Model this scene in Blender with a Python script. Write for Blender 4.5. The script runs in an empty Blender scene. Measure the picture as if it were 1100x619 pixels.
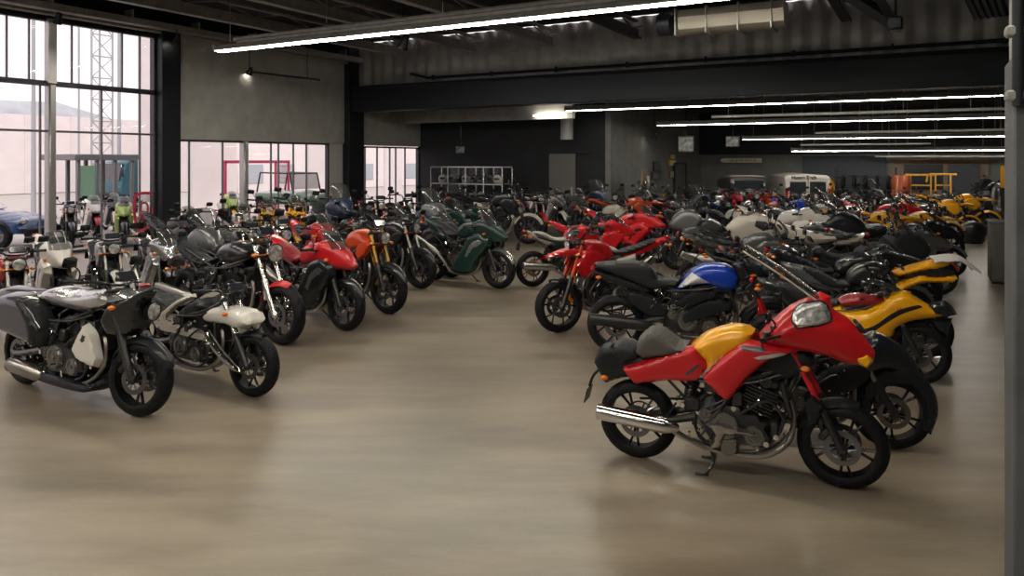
import bpy, math, random
from mathutils import Vector, Matrix
from mathutils.geometry import delaunay_2d_cdt
random.seed(7)
S = bpy.context.scene
col = S.collection
R_ = math.radians

# ---------------------------------------------------------------- camera
EYE, FOC, CX, HY = 2.2, 800.0, 550.0, 172.0
YAW = R_(29.4)
cam_d = bpy.data.cameras.new('camera')
cam = bpy.data.objects.new('camera', cam_d); col.objects.link(cam)
cam.location = (0, 0, EYE); cam.rotation_euler = (R_(90), 0, YAW)
cam_d.sensor_width = 36; cam_d.lens = FOC/1100*36
cam_d.shift_y = -(309.5-HY)/1100
cam_d.clip_end = 400
S.camera = cam

# ---------------------------------------------------------------- world, exposure
S.view_settings.view_transform = 'Standard'
S.view_settings.look = 'None'
S.view_settings.gamma = 1
S.view_settings.use_curve_mapping = False
S.view_settings.exposure = 0.12
LUM = 44.0        # luminaire strength
w = bpy.data.worlds.new('sky'); S.world = w; w.use_nodes = True
nt = w.node_tree; bg = nt.nodes['Background']
tc = nt.nodes.new('ShaderNodeTexCoord'); ns = nt.nodes.new('ShaderNodeTexNoise')
mp = nt.nodes.new('ShaderNodeMapping'); mp.inputs['Scale'].default_value = (1, 1, 3.5)
ns.inputs['Scale'].default_value = 3.0; ns.inputs['Detail'].default_value = 5
cr = nt.nodes.new('ShaderNodeValToRGB')
cr.color_ramp.elements[0].position = .35; cr.color_ramp.elements[0].color = (.66, .62, .63, 1)
cr.color_ramp.elements[1].position = .6; cr.color_ramp.elements[1].color = (.92, .79, .80, 1)
nt.links.new(tc.outputs['Generated'], mp.inputs['Vector']); nt.links.new(mp.outputs[0], ns.inputs['Vector'])
nt.links.new(ns.outputs['Fac'], cr.inputs[0]); nt.links.new(cr.outputs[0], bg.inputs[0])
bg.inputs[1].default_value = 1.75
sun_d = bpy.data.lights.new('veiled_sun', 'SUN'); sun_d.energy = 2.2; sun_d.angle = R_(12); sun_d.color = (1, .95, .93)
sun = bpy.data.objects.new('veiled_sun', sun_d); col.objects.link(sun); sun.rotation_euler = (R_(18), R_(38), 0)

# ---------------------------------------------------------------- placing
FX, FY = -math.sin(YAW), math.cos(YAW)
RX, RY = math.cos(YAW), math.sin(YAW)
def at_depth(px, py, d):
    lat = (px-CX)/FOC*d
    return Vector((FX*d+RX*lat, FY*d+RY*lat, EYE-(py-HY)/FOC*d))
def G(px, py, z=0.0):                      # a point on the floor (or at height z)
    return at_depth(px, py, (EYE-z)*FOC/(py-HY))
def on_y(px, py, Y):
    t = (px-CX)/FOC
    return at_depth(px, py, Y/(FY+RY*t))
def on_x(px, py, X):
    t = (px-CX)/FOC
    return at_depth(px, py, X/(FX+RX*t))

# ---------------------------------------------------------------- materials
MATS = {}
def mat(name, c, rough=.5, metal=0, coat=0, alpha=1, emit=0, trans=0, bump=0, bscale=40, mott=0, mscale=6, spec=None):
    if name in MATS: return MATS[name]
    m = bpy.data.materials.new(name); m.use_nodes = True; t = m.node_tree; b = t.nodes['Principled BSDF']
    b.inputs['Base Color'].default_value = (*c, 1); b.inputs['Roughness'].default_value = rough
    b.inputs['Metallic'].default_value = metal; b.inputs['Coat Weight'].default_value = coat
    b.inputs['Coat Roughness'].default_value = .06
    if spec is not None: b.inputs['Specular IOR Level'].default_value = spec
    if trans: b.inputs['Transmission Weight'].default_value = trans
    if alpha < 1: b.inputs['Alpha'].default_value = alpha
    if emit:
        b.inputs['Emission Color'].default_value = (*c, 1); b.inputs['Emission Strength'].default_value = emit
    if bump or mott:
        tx = t.nodes.new('ShaderNodeTexCoord'); n = t.nodes.new('ShaderNodeTexNoise')
        t.links.new(tx.outputs['Object'], n.inputs['Vector']); n.inputs['Scale'].default_value = bscale if bump else mscale
        n.inputs['Detail'].default_value = 6
        if bump:
            bp = t.nodes.new('ShaderNodeBump'); bp.inputs['Strength'].default_value = bump; bp.inputs['Distance'].default_value = .004
            t.links.new(n.outputs['Fac'], bp.inputs['Height']); t.links.new(bp.outputs[0], b.inputs['Normal'])
        if mott:
            n2 = t.nodes.new('ShaderNodeTexNoise'); n2.inputs['Scale'].default_value = mscale; n2.inputs['Detail'].default_value = 5
            t.links.new(tx.outputs['Object'], n2.inputs['Vector'])
            r = t.nodes.new('ShaderNodeValToRGB')
            r.color_ramp.elements[0].position = .3; r.color_ramp.elements[1].position = .7
            r.color_ramp.elements[0].color = (*[x*(1-mott) for x in c], 1)
            r.color_ramp.elements[1].color = (*[min(1, x*(1+mott)) for x in c], 1)
            t.links.new(n2.outputs['Fac'], r.inputs[0]); t.links.new(r.outputs[0], b.inputs['Base Color'])
    MATS[name] = m; return m
def paint(n, c, mott=0): return mat(n, c, .42, 0, .8, mott=mott, mscale=9, spec=.25)
PAL = {
 'red': paint('red_paint', (.56, .008, .014)), 'crimson': paint('crimson_paint', (.30, .01, .014)),
 'orange': paint('orange_paint', (.62, .06, .012)), 'copper': paint('copper_paint', (.33, .07, .025)),
 'yellow': paint('yellow_paint', (.86, .40, .006)), 'ochre': paint('ochre_paint', (.55, .30, .04)),
 'white': paint('white_paint', (.70, .67, .62)), 'cream': paint('cream_paint', (.50, .46, .39)),
 'blue': paint('blue_paint', (.006, .045, .42)), 'carblue': paint('car_blue_paint', (.012, .06, .19)), 'navy': paint('navy_paint', (.012, .025, .07)),
 'black': paint('black_paint', (.009, .011, .015)), 'green': paint('dark_green_paint', (.008, .035, .028)),
 'lime': paint('lime_paint', (.35, .5, .08)), 'teal': paint('teal_paint', (.02, .09, .12)),
 'silver': mat('silver_paint', (.48, .48, .48), .25, .8, .6), 'grey': mat('grey_paint', (.13, .135, .14), .3, .4, .8),
 'jeep': paint('sage_paint', (.13, .22, .15)),
 'plastic': mat('black_plastic', (.010, .012, .015), .4, spec=.35, bump=.25, bscale=220),
 'vinyl': mat('seat_vinyl', (.015, .016, .019), .5, spec=.35, bump=.3, bscale=160), 'seatgrey': mat('grey_seat_vinyl', (.085, .08, .072), .6, bump=.3, bscale=160),
 'seatwhite': mat('white_seat_vinyl', (.42, .40, .37), .5, bump=.2, bscale=120), 'seatred': mat('red_seat_vinyl', (.25, .01, .015), .5, bump=.2, bscale=120),
 'rubber': mat('tyre_rubber', (.006, .0065, .008), .55, bump=.4, bscale=90, mott=.25, mscale=30, spec=.25),
 'rim': mat('black_rim', (.035, .035, .038), .25, .5, .6), 'rimgrey': mat('grey_rim', (.16, .16, .165), .3, .8),
 'rimcopper': mat('copper_rim', (.28, .09, .06), .35, .6),
 'chrome': mat('chrome', (.72, .71, .69), .12, 1), 'steel': mat('brushed_steel', (.42, .40, .37), .32, 1, bump=.15, bscale=80),
 'disc': mat('disc_steel', (.16, .16, .17), .3, .9), 'engine': mat('engine_alloy', (.05, .05, .053), .38, .7, bump=.3, bscale=60),
 'enginegrey': mat('cast_alloy', (.20, .195, .185), .42, .85, bump=.4, bscale=60), 'frame': mat('frame_paint', (.015, .015, .017), .35, .2, .4),
 'gold': mat('gold_fork', (.55, .33, .07), .3, .9), 'lens': mat('headlight_glass', (.62, .63, .63), .10, .5, 1, bump=1.0, bscale=34, mott=.6, mscale=22),
 'amber': mat('amber_lens', (.75, .18, .01), .2, 0, 1), 'redlens': mat('red_lens', (.5, .01, .01), .2, 0, 1),
 'mirror': mat('mirror_glass', (.5, .52, .55), .05, 1), 'screen': mat('tinted_screen', (.07, .07, .07), .06, 0, .5, alpha=.38),
 'dial': mat('dial_face', (.03, .035, .045), .1, 0, 1), 'fabric': mat('black_fabric', (.02, .022, .027), .8, bump=.6, bscale=12),
 'decalw': mat('pale_decal', (.6, .6, .6), .3, .3, .5), 'darkdecal': mat('dark_decal', (.03, .035, .05), .3, 0, 1),
}
# ---------------------------------------------------------------- mesh accumulator
class MB:
    def __init__(s): s.v = []; s.f = []
    def add(s, vs, fs, M=None):
        o = len(s.v)
        s.v += [tuple(M @ Vector(p)) if M else tuple(p) for p in vs]
        s.f += [tuple(i+o for i in f) for f in fs]
        return s
    def box(s, c, size, rot=None, b=0.0, M=None):
        x, y, z = size[0]/2, size[1]/2, size[2]/2
        T = Matrix.Translation(c)
        if rot: T = T @ (Matrix.Rotation(rot[2], 4, 'Z') @ Matrix.Rotation(rot[1], 4, 'Y') @ Matrix.Rotation(rot[0], 4, 'X'))
        if M: T = M @ T
        if b <= 0:
            vs = [(a*x, c_*y, d*z) for a in (-1, 1) for c_ in (-1, 1) for d in (-1, 1)]
            fs = [(0, 1, 3, 2), (4, 6, 7, 5), (0, 4, 5, 1), (2, 3, 7, 6), (0, 2, 6, 4), (1, 5, 7, 3)]
            return s.add(vs, fs, T)
        b = min(b, x*.9, y*.9, z*.9)
        vs = []; idx = {}
        for a in (-1, 1):
            for c_ in (-1, 1):
                for d in (-1, 1):
                    for k in range(3):
                        q = [a*(x-b), c_*(y-b), d*(z-b)]; q[k] = (a*x, c_*y, d*z)[k]
                        idx[(a, c_, d, k)] = len(vs); vs.append(q)
        fs = []
        for k in range(3):
            i, j = [(1, 2), (0, 2), (0, 1)][k]
            for sg in (-1, 1):
                ring = []
                for (p, q) in ((-1, -1), (1, -1), (1, 1), (-1, 1)):
                    key = [0, 0, 0]; key[k] = sg; key[i] = p; key[j] = q
                    ring.append(idx[(*key, k)])
                fs.append(tuple(ring))
        for k in range(3):      # edges along axis k
            i, j = [(1, 2), (0, 2), (0, 1)][k]
            for p in (-1, 1):
                for q in (-1, 1):
                    def g(sg, kk):
                        key = [0, 0, 0]; key[k] = sg; key[i] = p; key[j] = q
                        return idx[(*key, kk)]
                    fs.append((g(-1, i), g(1, i), g(1, j), g(-1, j)))
        for a in (-1, 1):
            for c_ in (-1, 1):
                for d in (-1, 1):
                    fs.append(tuple(idx[(a, c_, d, k)] for k in range(3)))
        return s.add(vs, fs, T)
    def tube(s, pts, r, n=8, smooth=0, cap=True, M=None):
        P = [Vector(p) for p in pts]
        rs = list(r) if isinstance(r, (list, tuple)) else [r]*len(P)
        if smooth and len(P) > 2:
            Q = []; q = []
            for i in range(len(P)-1):
                p0 = P[max(i-1, 0)]; p1 = P[i]; p2 = P[i+1]; p3 = P[min(i+2, len(P)-1)]
                for k in range(smooth):
                    t = k/smooth
                    Q.append(.5*((2*p1)+(p2-p0)*t+(2*p0-5*p1+4*p2-p3)*t*t+(3*p1-p0-3*p2+p3)*t**3)); q.append(rs[i]*(1-t)+rs[i+1]*t)
            Q.append(P[-1]); q.append(rs[-1]); P, rs = Q, q
        vs = []; fs = []; up = None
        for i, p in enumerate(P):
            d = (P[min(i+1, len(P)-1)]-P[max(i-1, 0)])
            if d.length < 1e-9: d = Vector((0, 0, 1))
            d.normalize()
            if up is None:
                up = Vector((0, 0, 1)) if abs(d.z) < .9 else Vector((1, 0, 0))
            a = d.cross(up)
            if a.length < 1e-5: a = d.orthogonal()
            a.normalize(); up = a.cross(d).normalized()
            for k in range(n):
                an = 2*math.pi*k/n
                vs.append(p+(a*math.cos(an)+up*math.sin(an))*rs[i])
        for i in range(len(P)-1):
            for k in range(n):
                fs.append((i*n+k, i*n+(k+1) % n, (i+1)*n+(k+1) % n, (i+1)*n+k))
        if cap:
            fs.append(tuple(range(n-1, -1, -1))); fs.append(tuple((len(P)-1)*n+k for k in range(n)))
        return s.add(vs, fs, M)
    def lathe(s, prof, c=(0, 0, 0), axis='Y', n=32, closed=False, M=None):
        # prof: (radius, height along axis)
        vs = []; fs = []; m = len(prof)
        for k in range(n):
            a = 2*math.pi*k/n; ca, sa = math.cos(a), math.sin(a)
            for r, h in prof:
                if axis == 'Y': v = (r*ca, h, r*sa)
                elif axis == 'Z': v = (r*ca, r*sa, h)
                else: v = (h, r*ca, r*sa)
                vs.append((v[0]+c[0], v[1]+c[1], v[2]+c[2]))
        for k in range(n):
            k2 = (k+1) % n
            for j in range(m if closed else m-1):
                j2 = (j+1) % m
                fs.append((k*m+j, k2*m+j, k2*m+j2, k*m+j2))
        return s.add(vs, fs, M)
    def ball(s, c, r, n=12, sc=(1, 1, 1), M=None):
        prof = [(max(r*math.sin(math.pi*i/8), 1e-4), -r*math.cos(math.pi*i/8)) for i in range(9)]
        T = Matrix.Translation(c) @ Matrix.Diagonal((*sc, 1))
        if M: T = M @ T
        return s.lathe(prof, axis='Z', n=n, M=T)
    def prism(s, outline, y0, y1, M=None):   # outline in x,z
        n = len(outline)
        vs = [(x, y0, z) for x, z in outline]+[(x, y1, z) for x, z in outline]
        fs = [tuple(range(n)), tuple(range(2*n-1, n-1, -1))]+[(i, (i+1) % n, n+(i+1) % n, n+i) for i in range(n)]
        return s.add(vs, fs, M)
    def plate(s, outline, r, h):             # 2D outline extruded to a slab along x (y,z outline)
        return s
    def mesh(s, name, ang=38, recalc=True):
        me = bpy.data.meshes.new(name); me.from_pydata(s.v, [], s.f)
        if recalc:
            import bmesh
            bm = bmesh.new(); bm.from_mesh(me); bmesh.ops.recalc_face_normals(bm, faces=bm.faces); bm.to_mesh(me); bm.free()
        me.shade_smooth(); me.set_sharp_from_angle(angle=R_(ang)); me.update()
        me.materials.append(None)
        return me
    def build(s, name, m, parent=None):
        return link(name, s.mesh(name), m, parent)

def link(name, me, m, parent=None):
    o = bpy.data.objects.new(name, me); col.objects.link(o)
    if parent: o.parent = parent
    if isinstance(m, str): m = PAL[m]
    o.material_slots[0].link = 'OBJECT'; o.material_slots[0].material = m
    return o
CACHE = {}
def part(name, key, fn, m, parent):
    if key not in CACHE: CACHE[key] = fn().mesh(name)
    return link(name, CACHE[key], m, parent)
def empty(name, loc=(0, 0, 0), rz=0, sc=1):
    o = bpy.data.objects.new(name, None); col.objects.link(o); o.empty_display_size = .1
    o.location = loc; o.rotation_euler = (0, 0, rz); o.scale = (sc, sc, sc); return o
def tag(o, label=None, cat=None, group=None, kind=None):
    if label: o['label'] = label
    if cat: o['category'] = cat
    if group: o['group'] = group
    if kind: o['kind'] = kind
    return o
def struct(o): o['kind'] = 'structure'; return o

# ---------------------------------------------------------------- inflated silhouettes
def smooth_outline(P, s):
    n = len(P); P = [Vector((a, b)) for a, b in P]; corner = []
    for i in range(n):
        a = P[i]-P[i-1]; b = P[(i+1) % n]-P[i]
        corner.append(a.angle(b) > R_(44) if a.length > 1e-6 and b.length > 1e-6 else True)
    out = []
    for i in range(n):
        p1, p2 = P[i], P[(i+1) % n]; L = (p2-p1).length
        t1 = (p2-p1) if corner[i] else (p2-P[i-1])*.5
        t2 = (p2-p1) if corner[(i+1) % n] else (P[(i+2) % n]-p1)*.5
        if t1.length > 1e-9: t1 = t1.normalized()*min(t1.length, L)
        if t2.length > 1e-9: t2 = t2.normalized()*min(t2.length, L)
        k = max(1, int(round(L/s)))
        for j in range(k):
            t = j/k
            out.append((2*t**3-3*t*t+1)*p1+(t**3-2*t*t+t)*t1+(-2*t**3+3*t*t)*p2+(t**3-t*t)*t2)
    return out
def seg_dist(p, P):
    best = 1e9; x, y = p; n = len(P)
    for i in range(n):
        ax, ay = P[i]; bx, by = P[(i+1) % n]; dx, dy = bx-ax, by-ay; L = dx*dx+dy*dy
        t = 0 if L < 1e-12 else max(0, min(1, ((x-ax)*dx+(y-ay)*dy)/L))
        d = (ax+t*dx-x)**2+(ay+t*dy-y)**2
        if d < best: best = d
    return math.sqrt(best)
def inside(p, P):
    x, y = p; c = False; n = len(P); j = n-1
    for i in range(n):
        xi, yi = P[i]; xj, yj = P[j]
        if (yi > y) != (yj > y) and x < (xj-xi)*(y-yi)/(yj-yi)+xi: c = not c
        j = i
    return c
def val(W, x, z): return W(x, z) if callable(W) else W
def profile(d, r, e=2.6):
    t = min(1, d/r); return (1-(1-t)**e)**(1/e)
def surface(outline, W, r, s=.03):
    O = [tuple(p) for p in smooth_outline(outline, s)]
    return lambda x, z: val(W, x, z)*profile(seg_dist((x, z), O), r) if inside((x, z), O) else 0.0
def inflate(outline, W, r, s=.03, side=0, y0=0.0, M=None, mb=None):
    O = smooth_outline(outline, s); Ot = [tuple(p) for p in O]; n = len(O)
    xs = [p.x for p in O]; zs = [p.y for p in O]
    pts = list(O); k = 0
    z = min(zs)+s*.5
    while z < max(zs):
        x = min(xs)+(s*.5 if k % 2 else 0)
        while x < max(xs):
            if inside((x, z), Ot) and seg_dist((x, z), Ot) > s*.55: pts.append(Vector((x, z)))
            x += s
        z += s*.87; k += 1
    vo, ed, fo, ov, oe, of = delaunay_2d_cdt(pts, [], [list(range(n))], 1, 1e-5)
    m = len(vo); D = []
    for i, v in enumerate(vo):
        D.append(0.0 if any(q < n for q in ov[i]) else seg_dist(tuple(v), Ot))
    out = []
    if side == 0:
        vs = []; ia = []; ib = []
        for i, v in enumerate(vo):
            h = val(W, v.x, v.y)*profile(D[i], r)
            if D[i] < 1e-6: ia.append(len(vs)); ib.append(len(vs)); vs.append((v.x, 0, v.y))
            else:
                ia.append(len(vs)); vs.append((v.x, -h, v.y)); ib.append(len(vs)); vs.append((v.x, h, v.y))
        fs = [tuple(ia[q] for q in f) for f in fo]+[tuple(ib[q] for q in reversed(f)) for f in fo]
    else:
        vs = []; 
        for i, v in enumerate(vo):
            vs.append((v.x, side*(val(y0, v.x, v.y)+.002+val(W, v.x, v.y)*profile(D[i], r)), v.y))
        for i, v in enumerate(vo): vs.append((v.x, side*(val(y0, v.x, v.y)-.006), v.y))
        fs = [tuple(f) for f in fo]+[tuple(q+m for q in reversed(f)) for f in fo]
        cnt = {}
        for f in fo:
            for q in range(len(f)):
                a, b = f[q], f[(q+1) % len(f)]; cnt.setdefault((min(a, b), max(a, b)), []).append((a, b))
        for e, l in cnt.items():
            if len(l) == 1:
                a, b = l[0]; fs.append((b, a, a+m, b+m))
    mb = mb or MB()
    return mb.add(vs, fs, M)
# ================================================================ MOTORCYCLES
WR = .31
def tyre_mb(lod, R=WR, wd=.066):
    n = (96, 48, 28)[lod]; m = (15, 9, 7)[lod]; mb = MB(); vs = []; fs = []
    for k in range(n):
        a = 2*math.pi*k/n
        for j in range(m):
            u = -1+2*j/(m-1)
            th = u*R_(118)
            r = R-wd*.95+wd*.95*math.cos(th)*(1 if abs(u) < .62 else 1); y = wd*math.sin(th)
            if lod < 2 and .1 < abs(u) < .72:
                q = 8 if lod == 0 else 6
                if (k+abs(j-m//2)*2+(0 if u > 0 else q//2)) % q < (2 if lod == 0 else 1): r -= .013
            vs.append((r*math.cos(a), y, r*math.sin(a)))
    for k in range(n):
        k2 = (k+1) % n
        for j in range(m): 
            j2 = (j+1) % m
            fs.append((k*m+j, k2*m+j, k2*m+j2, k*m+j2))
    return mb.add(vs, fs)
def rim_mb(lod, R=WR, wd=.05, kind=0):
    mb = MB(); n = (64, 40, 24)[lod]; ro = R-.068
    mb.lathe([(ro+.012, -wd), (ro-.006, -wd*.98), (ro-.018, -wd*.5), (ro-.022, 0), (ro-.018, wd*.5), (ro-.006, wd*.98), (ro+.012, wd), (ro+.004, wd*.3), (ro+.004, -wd*.3)], n=n, closed=True)
    mb.lathe([(.004, -.052), (.030, -.05), (.036, -.03), (.034, .03), (.030, .05), (.004, .052)], n=16)
    if kind == 2:
        for k in range(28):
            a = 2*math.pi*k/28; sg = 1 if k % 2 else -1; a2 = a+sg*.35
            mb.tube([(.034*math.cos(a2), sg*.03, .034*math.sin(a2)), (ro*math.cos(a), 0, ro*math.sin(a))], .0025, 4)
    else:
        for k in range(5):
            a = 2*math.pi*k/5
            for s in (-1, 1):
                b = a+s*(.17 if kind == 0 else .30)
                h = (.10 if kind == 0 else .03)
                p0 = Vector((.028*math.cos(a+s*h), 0, .028*math.sin(a+s*h))); p1 = Vector((ro*.52*math.cos(a+s*.10), 0, ro*.52*math.sin(a+s*.10)))
                p2 = Vector(((ro-.012)*math.cos(b), 0, (ro-.012)*math.sin(b)))
                mb.tube([p0, p1, p2], [.014, .010, .011], 6, M=Matrix.Diagonal((1, 1.3, 1, 1)))
    return mb
def disc_mb(lod, rad=.125):
    mb = MB(); n = (48, 32, 20)[lod]
    mb.lathe([(rad-.04, -.0025), (rad, -.0025), (rad, .0025), (rad-.04, .0025)], n=n, closed=True)
    for k in range(10 if lod < 2 else 5):
        a = 2*math.pi*k/(10 if lod < 2 else 5)
        mb.tube([(.03*math.cos(a), 0, .03*math.sin(a)), ((rad-.035)*math.cos(a+.25), 0, (rad-.035)*math.sin(a+.25))], .005, 5)
    if lod < 1:
        for k in range(30):
            a = 2*math.pi*k/30; q = rad-.012-(k % 3)*.009
            mb.lathe([(.0035, -.0032), (.0035, .0032)], c=(q*math.cos(a), 0, q*math.sin(a)), n=6)
    return mb
def two(fn):                      # the same shape on both sides of the bike
    mb = MB()
    for s in (-1, 1): fn(mb, s)
    return mb
def engine_mb(lod, v, sx):
    mb = MB(); X = lambda x: x*sx
    inflate([(X(.46), .33), (X(.60), .22), (X(.95), .21), (X(1.05), .31), (X(1.03), .46), (X(.84), .56), (X(.58), .56), (X(.46), .46)], .17, .07, s=.05, mb=mb)
    nf = (8, 6, 4)[lod]
    tilt = R_(-18) if v != 2 else 0
    for q in ((0,) if v != 2 else (-1, 1)):
        base = Matrix.Translation((X(.90), 0, .50)) @ Matrix.Rotation(-tilt if v != 2 else -q*R_(25), 4, 'Y')
        for k in range(nf):
            mb.box((0, 0, .02+k*.2/nf), (.22, .27, .011 if lod < 2 else .025), M=base)
        mb.box((0, 0, .10), (.17, .22, .2), M=base)
        mb.box((0, 0, .25), (.20, .25, .07), b=.02, M=base)
        if lod < 2:
            for s in (-1, 1):
                mb.lathe([(.001, .001), (.04, 0), (.045, -.02*s)], c=(0, s*.14, .25), n=16, M=base)
                mb.tube([(.03, s*.05, .27), (.02, s*.10, .35), (-.1, s*.16, .33)], .008, 6, 4, M=base)
    if lod < 2:
        for s in (-1, 1):
            for k in range(5):
                z0 = .30+.05*k
                mb.tube([(X(.52), s*.16, z0), (X(.60+.03*k), s*(.19+.01*(k % 2)), z0+.12), (X(.72), s*.15, z0+.28)], .007, 6, 4)
            mb.box((X(.62), s*.13, .66), (.16, .09, .09), b=.02); mb.box((X(.78), s*.16, .60), (.08, .05, .10), b=.012)
            mb.box((X(.45), s*.14, .52), (.12, .06, .10), b=.015); mb.box((X(1.04), s*.12, .40), (.06, .07, .12), b=.012)
            mb.tube([(X(.50), s*.15, .70), (X(.70), s*.19, .72), (X(.9), s*.17, .74), (X(1.08), s*.12, .80)], .009, 6, 4)
            mb.tube([(X(1.12), s*.13, .46), (X(1.0), s*.18, .62), (X(.8), s*.18, .50)], .010, 6, 4)
    return mb
def fittings_mb(lod, sx, seed):
    rnd = random.Random(seed); mb = MB(); n = 70 if lod == 0 else 34
    for k in range(n):
        s = rnd.choice((-1, 1)); x = rnd.uniform(.36, 1.12)*sx; z = rnd.uniform(.26, .74); y = s*rnd.uniform(.135, .185); q = k % 5
        if q < 2:
            mb.lathe([(.001, y+s*.02), (.009, y+s*.018), (.011, y-s*.01)], c=(x, 0, z), n=6)
        elif q == 2:
            mb.box((x, y, z), (rnd.uniform(.02, .07), .012, rnd.uniform(.012, .035)), rot=(0, rnd.uniform(-1.5, 1.5), 0), b=.003)
        elif q == 3:
            a = rnd.uniform(0, 6.28); L = rnd.uniform(.05, .12)
            mb.tube([(x, y, z), (x+L*.5*math.cos(a), y+s*.02, z+L*.5*math.sin(a)), (x+L*math.cos(a+.4), y, z+L*math.sin(a+.4))], .006, 5, 2)
        else:
            mb.lathe([(.012, y-s*.03), (.02, y), (.02, y+s*.012), (.001, y+s*.014)], c=(x, 0, z), n=10)
    return mb
def cover_mb(lod, s, sx):
    mb = MB(); n = (28, 20, 12)[lod]; X = lambda x: x*sx
    for (x, z, r, t) in ((.69, .40, .105, .05), (.90, .345, .075, .035), (.55, .46, .05, .03)):
        y = s*.15
        mb.lathe([(r*1.04, y), (r*1.04, y+s*t*.6), (r*.9, y+s*t), (r*.62, y+s*t*1.05), (r*.58, y+s*t*.8), (r*.25, y+s*t*.85), (r*.2, y+s*t*1.1), (.001, y+s*t*1.1)], c=(X(x), 0, z), n=n)
        if lod < 1:
            for k in range(8):
                a = k*math.pi/4
                mb.lathe([(.006, y+s*t*.6), (.006, y+s*(t+.006)), (.001, y+s*(t+.006))], c=(X(x)+r*.95*math.cos(a), 0, z+r*.95*math.sin(a)), n=6)
    return mb
def frame_mb(lod, sx):
    mb = MB(); X = lambda x: x*sx; n = 8 if lod < 2 else 6
    for s in (-1, 1):
        mb.tube([(X(1.20), s*.03, .93), (X(1.0), s*.12, .80), (X(.7), s*.14, .70), (X(.50), s*.13, .55), (X(.46), s*.12, .36)], .019, n, 3)
        mb.tube([(X(1.21), s*.03, .86), (X(1.12), s*.1, .62), (X(1.08), s*.13, .40), (X(.9), s*.13, .22), (X(.55), s*.13, .24), (X(.46), s*.12, .38)], .015, n, 3)
        mb.tube([(X(.62), s*.12, .70), (X(.3), s*.10, .80), (X(-.02), s*.07, .88)], .013, n)
        mb.tube([(X(.47), s*.12, .48), (X(.25), s*.10, .68), (X(.02), s*.08, .84)], .012, n)
    mb.lathe([(.034, -.09), (.038, -.06), (.034, .08)], axis='Z', c=(X(1.21), 0, .9), n=12)
    return mb
def swing_mb(lod, sx):
    def f(mb, s):
        mb.tube([(0, s*.105, WR), (.18, s*.105, .34), (.47*sx, s*.12, .42)], [.026, .03, .032], 8, M=None)
        mb.box((0, s*.11, WR), (.09, .02, .05), b=.008)
        mb.lathe([(.001, s*.13), (.018, s*.13), (.018, s*.09)], c=(0, 0, WR), n=8)
    return two(f)
def chain_mb(lod, sx):
    mb = MB(); y = .085
    mb.lathe([(.10, y-.004), (.112, y-.004), (.112, y+.004), (.10, y+.004)], c=(0, 0, WR), n=36, closed=True)
    for k in range(5):
        a = k*2*math.pi/5; mb.tube([(.03*math.cos(a), y, WR+.03*math.sin(a)), (.1*math.cos(a), y, WR+.1*math.sin(a))], .007, 5)
    mb.box((.26*sx, y, .47), (.53*sx, .014, .018), rot=(0, R_(-6), 0)); mb.box((.26*sx, y, .30), (.53*sx, .014, .018), rot=(0, R_(-14), 0))
    return mb
def exhaust_mb(lod, kind, sx):
    mb = MB(); X = lambda x: x*sx; n = (14, 10, 8)[lod]
    for q in (-.05, .05):
        mb.tube([(X(1.06), q, .66), (X(1.16), q*1.3, .56), (X(1.15), q*1.2-.03, .34), (X(.98), -.08+q, .20), (X(.7), -.12+q*.5, .185), (X(.50), -.15, .22)], .019, 8, 5)
    if kind == 'low': mb.tube([(X(.55), -.15, .21), (X(.38), -.185, .28), (X(.30), -.20, .34)], .026, 8, 4)
    elif kind == 'high': mb.tube([(X(.55), -.15, .21), (X(.40), -.17, .38), (X(.26), -.19, .52)], .024, 8, 4)
    else: mb.tube([(X(.60), -.14, .2), (X(.45), -.16, .2)], .03, 8)
    return mb
def muffler_mb(lod, kind, sx):
    mb = MB(); n = (24, 16, 10)[lod]; X = lambda x: x*sx
    if kind == 'low': a, b, r = Vector((X(.34), -.21, .345)), Vector((-.27, -.24, .405)), .060
    elif kind == 'high': a, b, r = Vector((X(.28), -.195, .50)), Vector((-.22, -.22, .74)), .052
    else: a, b, r = Vector((X(.50), -.16, .20)), Vector((.10, -.18, .24)), .065
    T = (b-a); L = T.length; M = Matrix.Translation(a) @ T.to_track_quat('Z', 'Y').to_matrix().to_4x4()
    mb.lathe([(.02, -.02), (.03, -.01), (r*.9, .07), (r, .09), (r, L-.03), (r*1.05, L-.03), (r*1.05, L-.01), (r*.9, L), (r*.5, L), (r*.45, L-.05), (.001, L-.05)], axis='Z', n=n, M=M)
    return mb
def fork_mb(lod, s, ft, wb, low):
    mb = MB(); a = Vector((ft[0], s*.10, ft[1])); b = Vector((wb, s*.10, WR)); n = 12 if lod < 2 else 8
    k = a.lerp(b, .52)
    if low:
        mb.tube([k, a.lerp(b, .56), b], [.028, .032, .030], n); mb.box(b, (.07, .035, .07), b=.012)
        mb.box(a.lerp(b, .72)+Vector((-.045, 0, 0)), (.04, .03, .12), b=.01)
    else:
        mb.tube([a+(a-b)*.06, a.lerp(b, .56)], .022, n)
    return mb
def clamp_mb(lod, ft, wb):
    mb = MB(); a = Vector((ft[0], 0, ft[1])); b = Vector((wb, 0, WR))
    for t in (.0, .2):
        p = a.lerp(b, t); mb.box(p, (.07, .27, .035), rot=(0, R_(-25), 0), b=.012)
    return mb
def caliper_mb(lod, s, wb):
    mb = MB(); mb.box((wb-.11, s*.075, WR+.095), (.05, .055, .12), rot=(0, R_(35), 0), b=.014)
    mb.tube([(wb-.1, s*.08, WR+.15), (wb-.16, s*.11, WR+.3), (wb-.26, s*.1, WR+.5)], .005, 5, 4)
    return mb
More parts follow.
